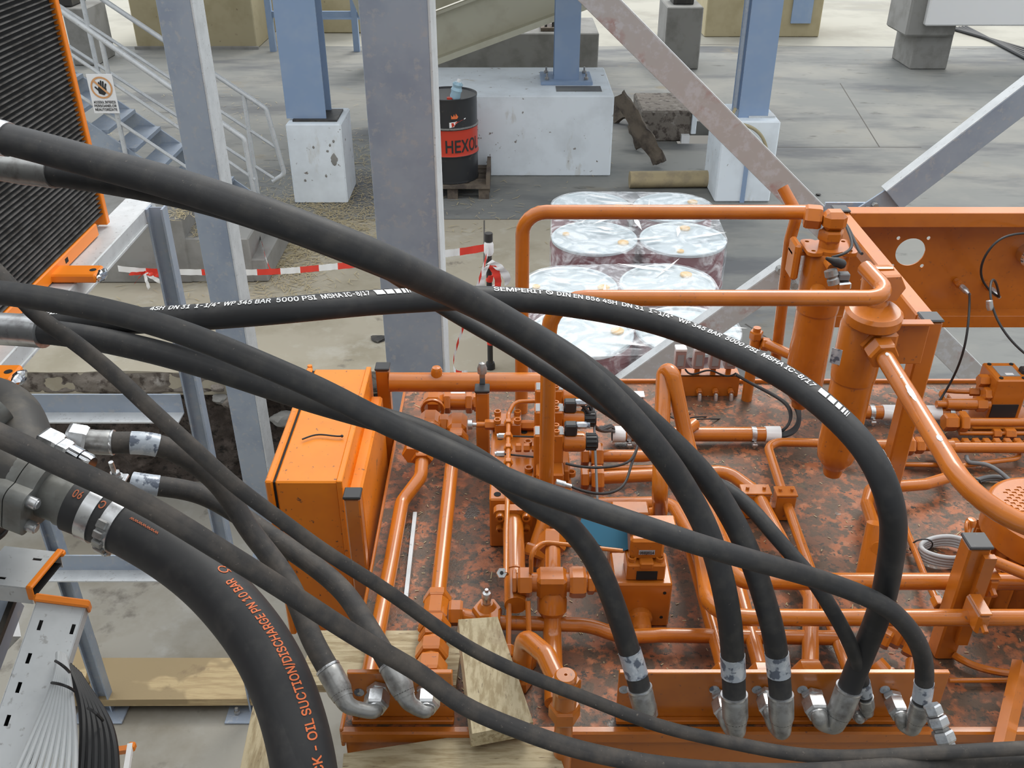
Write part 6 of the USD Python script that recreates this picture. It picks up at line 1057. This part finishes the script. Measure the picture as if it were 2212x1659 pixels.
for py, yy in ((866, 0), (1212, 0)):
    z = OY(300, py - 20, LY)[2]
    xe = lx + (.10 if py > 1000 else -.05); t.part('crossbeam_web', box((lx2 - .6, LY - .04, z - .10), (xe, LY - .033, z + .008)), 'galvanised', False); t.part('crossbeam_flange', box((lx2 - .6, LY - .125, z - .10), (xe, LY - .04, z - .092)), 'galvanised_light', False)  # flange in paler zinc than the web: light painted on its upward face
t.done()
q = OY(305, 1214, LY - .03); t = Thing('lifting_ring', 'small steel ring lying on the lower cross beam beside the suction hose', 'ring'); t.part('ring', torus(q + V(0, 0, .02), (0, .6, 1), .035, .008, 22, 8), 'chrome', 60); t.done()
# cooler
cxp = OZ(232, 490, rz)[0]; cy1 = OZ(232, 490, rz)[1]; cz1 = 3.6
t = Thing('oil_cooler', 'dark finned oil cooler with orange frame at the upper left', 'cooler')
t.part('core', box((cxp - .10, -.2, rz + .05), (cxp - .012, cy1 - .02, cz1)), 'core_dark', False)
nf = 0; z = rz + .06
while z < cz1:
    t.part('fin', box((cxp - .014, -.2, z), (cxp + .0, cy1 - .012, z + .0032)), 'fin_dark', False); z += .0185; nf += 1
t.part('side_frame', box((cxp - .11, cy1 - .012, rz + .012), (cxp + .008, cy1 + .018, cz1 + .02), .003), 'orange_plastic', False); t.part('bottom_frame', box((cxp - .11, -.2, rz + .004), (cxp + .006, cy1 - .10, rz + .055), .004), 'orange_plastic', False)
for k, (px, py) in enumerate(((196, 583), (12, 803))):
    q = OZ(px, py, rz + .035); t.part('mounting_foot', box((cxp + .0, q[1] - .045, rz + .002), (q[0] + .03, q[1] + .045, rz + .035), .006), 'orange_plastic', False); e = V(q[0] + .008, q[1], rz + .035); t.part('foot_hole', cyl(e - V(0, 0, .001), e + V(0, 0, .001), .012, 16), 'hole_dark'); m = trimesh.creation.icosphere(2, .028); m.vertices *= V(.55, 1.5, .7); m.vertices *= (.75 + .6 * meshkit.fbm(m.vertices * 70 + k, 2))[:, None]; m.apply_translation((q[0] + .034, q[1] - .0, rz + .014)); t.part('foil_wrap', m, 'chrome', 20)
t.part('frame_slot', box((cxp + .0055, cy1 - .42, rz + .022), (cxp + .0065, cy1 - .395, rz + .04)), 'hole_dark', False); t.done()
# perforated cable tray with orange edge protectors
def tray(label, A, B, C, zc, th=.012, slots=(), m='galvanised_light'):
    "A: near left, B: far left, C: far right corner, as picture points at depth zc"
    a, b, c = [W(*q) for q in (A, B, C)]; u, w = b - a, c - b; n = unit(np.cross(w, u)); n = n if n[2] > 0 else -n; t = Thing('cable_tray', label, 'cable tray'); R = frame(u, w)
    L, wd = np.linalg.norm(u), np.linalg.norm(w); g = sg.box(0, 0, L, wd)
    for s, v in slots: g = g.difference(sg.box(s - .010, v - .0035, s + .010, v + .0035))
    yv = unit(w - unit(u) * np.dot(w, unit(u))); z_ = np.cross(unit(u), yv)
    t.part('plate', prism(g, .002, a, unit(u), yv), m, False)
    dn = -n
    for off in (0, wd): t.part('side_wall', obox(a + u / 2 + yv * off + dn * .02, (L, .002, .04), np.stack([unit(u), yv, np.cross(unit(u), yv)], 1)), m, False)
    t.part('underside', obox(a + u / 2 + yv * wd / 2 - n * .030, (L * .98, wd * .96, .004), np.stack([unit(u), yv, np.cross(unit(u), yv)], 1)), 'core_dark', False)  # near-black sheet added below, standing in for the shade behind the slots
    return t, a, u, yv, wd, n
sl = [(s, v) for s in (.03, .075, .135, .19, .245) for v in (.022, .082)]
TA, TB, TC = (-62, 1705, 1.66), (82, 1292, 1.86), (188, 1297, 1.88)
t, a, u, yv, wd, n = tray('perforated grey cable tray with orange edge trim sloping down at the lower left', TA, TB, TC, 1.8, slots=[(s, v) for s in (.06, .12, .18, .235, .30, .36) for v in (.020, .080)])
L = np.linalg.norm(u); e = a + u; t.part('edge_protector', beam(e - yv * .006 + n * .003, e + yv * (wd + .006) + n * .003, .016, .010, n, .003), 'orange_plastic', False)
for k in (-.004, wd + .004): t.part('protector_end', obox(e + yv * k - n * .012, (.014, .006, .034), np.stack([unit(u), yv, np.cross(unit(u), yv)], 1), .002), 'orange_plastic', False)
t.done(); tr = (a, u, yv, wd, n)
t, a, u, yv, wd, n = tray('short grey cable tray stub with slanted orange edge trim above the sloping tray', (-60, 1258, 1.93), (64, 1272, 1.92), (118, 1193, 2.02), 1.95, slots=[(.09, .085), (.05, .02)])
e = a + u; t.part('edge_protector', beam(e - yv * .004 + n * .003, e + yv * (wd + .006) + n * .003, .014, .010, n, .003), 'orange_plastic', False); t.part('protector_end', obox(e + yv * (wd + .003) - n * .004, (.018, .016, .014), np.stack([unit(u), yv, np.cross(unit(u), yv)], 1), .004), 'orange_plastic', False); t.part('protector_end', obox(e - yv * .001 - n * .012, (.014, .006, .032), np.stack([unit(u), yv, np.cross(unit(u), yv)], 1), .002), 'orange_plastic', False); t.done()
t = Thing('support_channel', 'galvanised strut channel rising at the left edge beside the cable tray', 'channel'); a, b = W(22, 1300, 2.05), W(-40, 1460, 1.95); t.part('channel', beam(a, b, .045, .04, (0, 0, 1)), 'galvanised', False); t.part('lip', beam(a + V(.018, -.01, .02), b + V(.018, -.01, .02), .012, .012), 'steel_dark', False); t.done()
t = Thing('support_channel', 'grey upright channel at the far left edge above the sloping tray', 'channel'); a, b = W(-8, 1225, 2.2), W(16, 1390, 2.1); t.part('channel', beam(a, b, .06, .03, (0, 1, 0)), 'galvanised_light', False); t.done()
# grey cables along the tray
rs = np.random.default_rng(13)
for k in range(9):
    f = k / 8.0; c_ = curve([W(126 + 12 * f, 1410 + 6 * f, 1.80 + .01 * f), W(115 + 36 * f, 1475 + 10 * f, 1.75), W(82 + 78 * f, 1560 + 10 * f, 1.69), W(40 + 122 * f, 1655, 1.63), W(2 + 150 * f, 1740, 1.59)], 30)
    solo('grey_cable', tube(c_, .0052, 8), 'cable_light', f'light grey cable tied beside the sloping tray, {["first", "second", "third", "fourth", "fifth", "sixth", "seventh", "eighth", "ninth"][k]} from the tray', 'cable', group=None)
for k in range(6):
    f = k / 5.0; c_ = curve([W(142 + 26 * f, 1432 + 24 * f, 1.83), W(172 + 36 * f, 1505 + 12 * f, 1.78), W(180 + 60 * f, 1575 + 6 * f, 1.72), W(176 + 74 * f, 1660, 1.67), W(168 + 80 * f, 1750, 1.64)], 30)
    solo('black_cable', tube(c_, .0072, 8), 'cable_black', f'black cable in the bundle right of the grey cables, {["first", "second", "third", "fourth", "fifth", "outermost"][k]} from them', 'cable')
for i, (A, B, C) in enumerate((((120, 1428), (138, 1440), (150, 1452)), ((112, 1475), (142, 1482), (160, 1492)), ((190, 1530), (206, 1540), (222, 1556)))): solo('cable_tie', tube(curve([W(*A, 1.76 - .02 * i), W(*B, 1.735 - .02 * i), W(*C, 1.76 - .02 * i)], 12), .0028, 6), 'cable_black', f'black cable tie around the cables at the tray, {["uppermost", "middle", "lowest"][i]} of three', 'cable tie')
t = Thing('edge_rail', 'small white rail with an orange corner cap at the bottom edge near the cables', 'rail'); a, b = W(282, 1610, 1.9), W(268, 1700, 1.8); t.part('rail', beam(a, b, .010, .012), 'white_paint', False); t.part('corner_cap', beam(W(250, 1622, 1.92), W(280, 1618, 1.9), .014, .010), 'orange_plastic', False); t.part('corner_cap', obox(W(285, 1613, 1.9), (.014, .016, .016), bev=.003), 'orange_plastic', False); t.done()
# --- timber on the pit floor and the scaffold planks by the tank
def plank(label, pl, th, m='wood', top=None):
    "pl: four picture corners of the top face at height z"
    q = [OZ(px, py, z) for px, py, z in pl]; v = np.array(q + [p - V(0, 0, th) for p in q]); return solo('timber_plank', trimesh.convex.convex_hull(v), m, label, 'plank', False)
zf = PIT + .12
plank('stained wooden plank lying across the pit floor at lower left', [(206, 1421, zf), (532, 1421, zf), (552, 1510, zf), (186, 1512, zf)], .055)
plank('short wooden plank leading away under the sloping cable tray', [(150, 1376, zf + .06), (206, 1376, zf + .06), (176, 1500, zf + .06), (96, 1500, zf + .06)], .10)
zq = EYE - 1.66
plank('wide pale scaffold plank under the suction hose at the bottom edge', [(553, 1490, zq - .1), (905, 1372, zq - .1), (745, 1790, zq - .1), (470, 1790, zq - .1)], .04) if 0 else None
plank('pale wooden plank running forward beside the suction hose at the bottom', [(556, 1478, zq - .08), (640, 1478, zq - .08), (760, 1760, zq - .08), (498, 1760, zq - .08)], .045, 'wood_pale')
plank('pale wooden plank crossing in front of the tank at the bottom edge', [(742, 1628, zq + .03), (1185, 1560, zq + .03), (1232, 1700, zq + .03), (735, 1720, zq + .03)], .045, 'wood_pale_across')
plank('weathered plank lying on the tank lid under the left pipes', [(683, 1362, -1.595 + EYE), (1000, 1362, -1.595 + EYE), (985, 1480, -1.595 + EYE), (640, 1480, -1.595 + EYE)], .022, 'wood_pale_across')
a, b = Zr(1036, 1336, -1.50), Zr(1080, 1570, -1.55); wv = Zr(1075, 1334, -1.50) - Zr(990, 1338, -1.50); 
v = [Zr(990, 1338, -1.50), Zr(1075, 1332, -1.50), Zr(1152, 1560, -1.57), Zr(1020, 1585, -1.57)]; v = np.array(v + [p - V(.004, 0, .04) for p in v]); solo('timber_plank', trimesh.convex.convex_hull(v), 'wood_pale', 'short thick plank leaning on the tank front between the two bulkheads', 'plank', False)
for i, (px, py, w) in enumerate(((1105, 1250, 0),)):
    pass
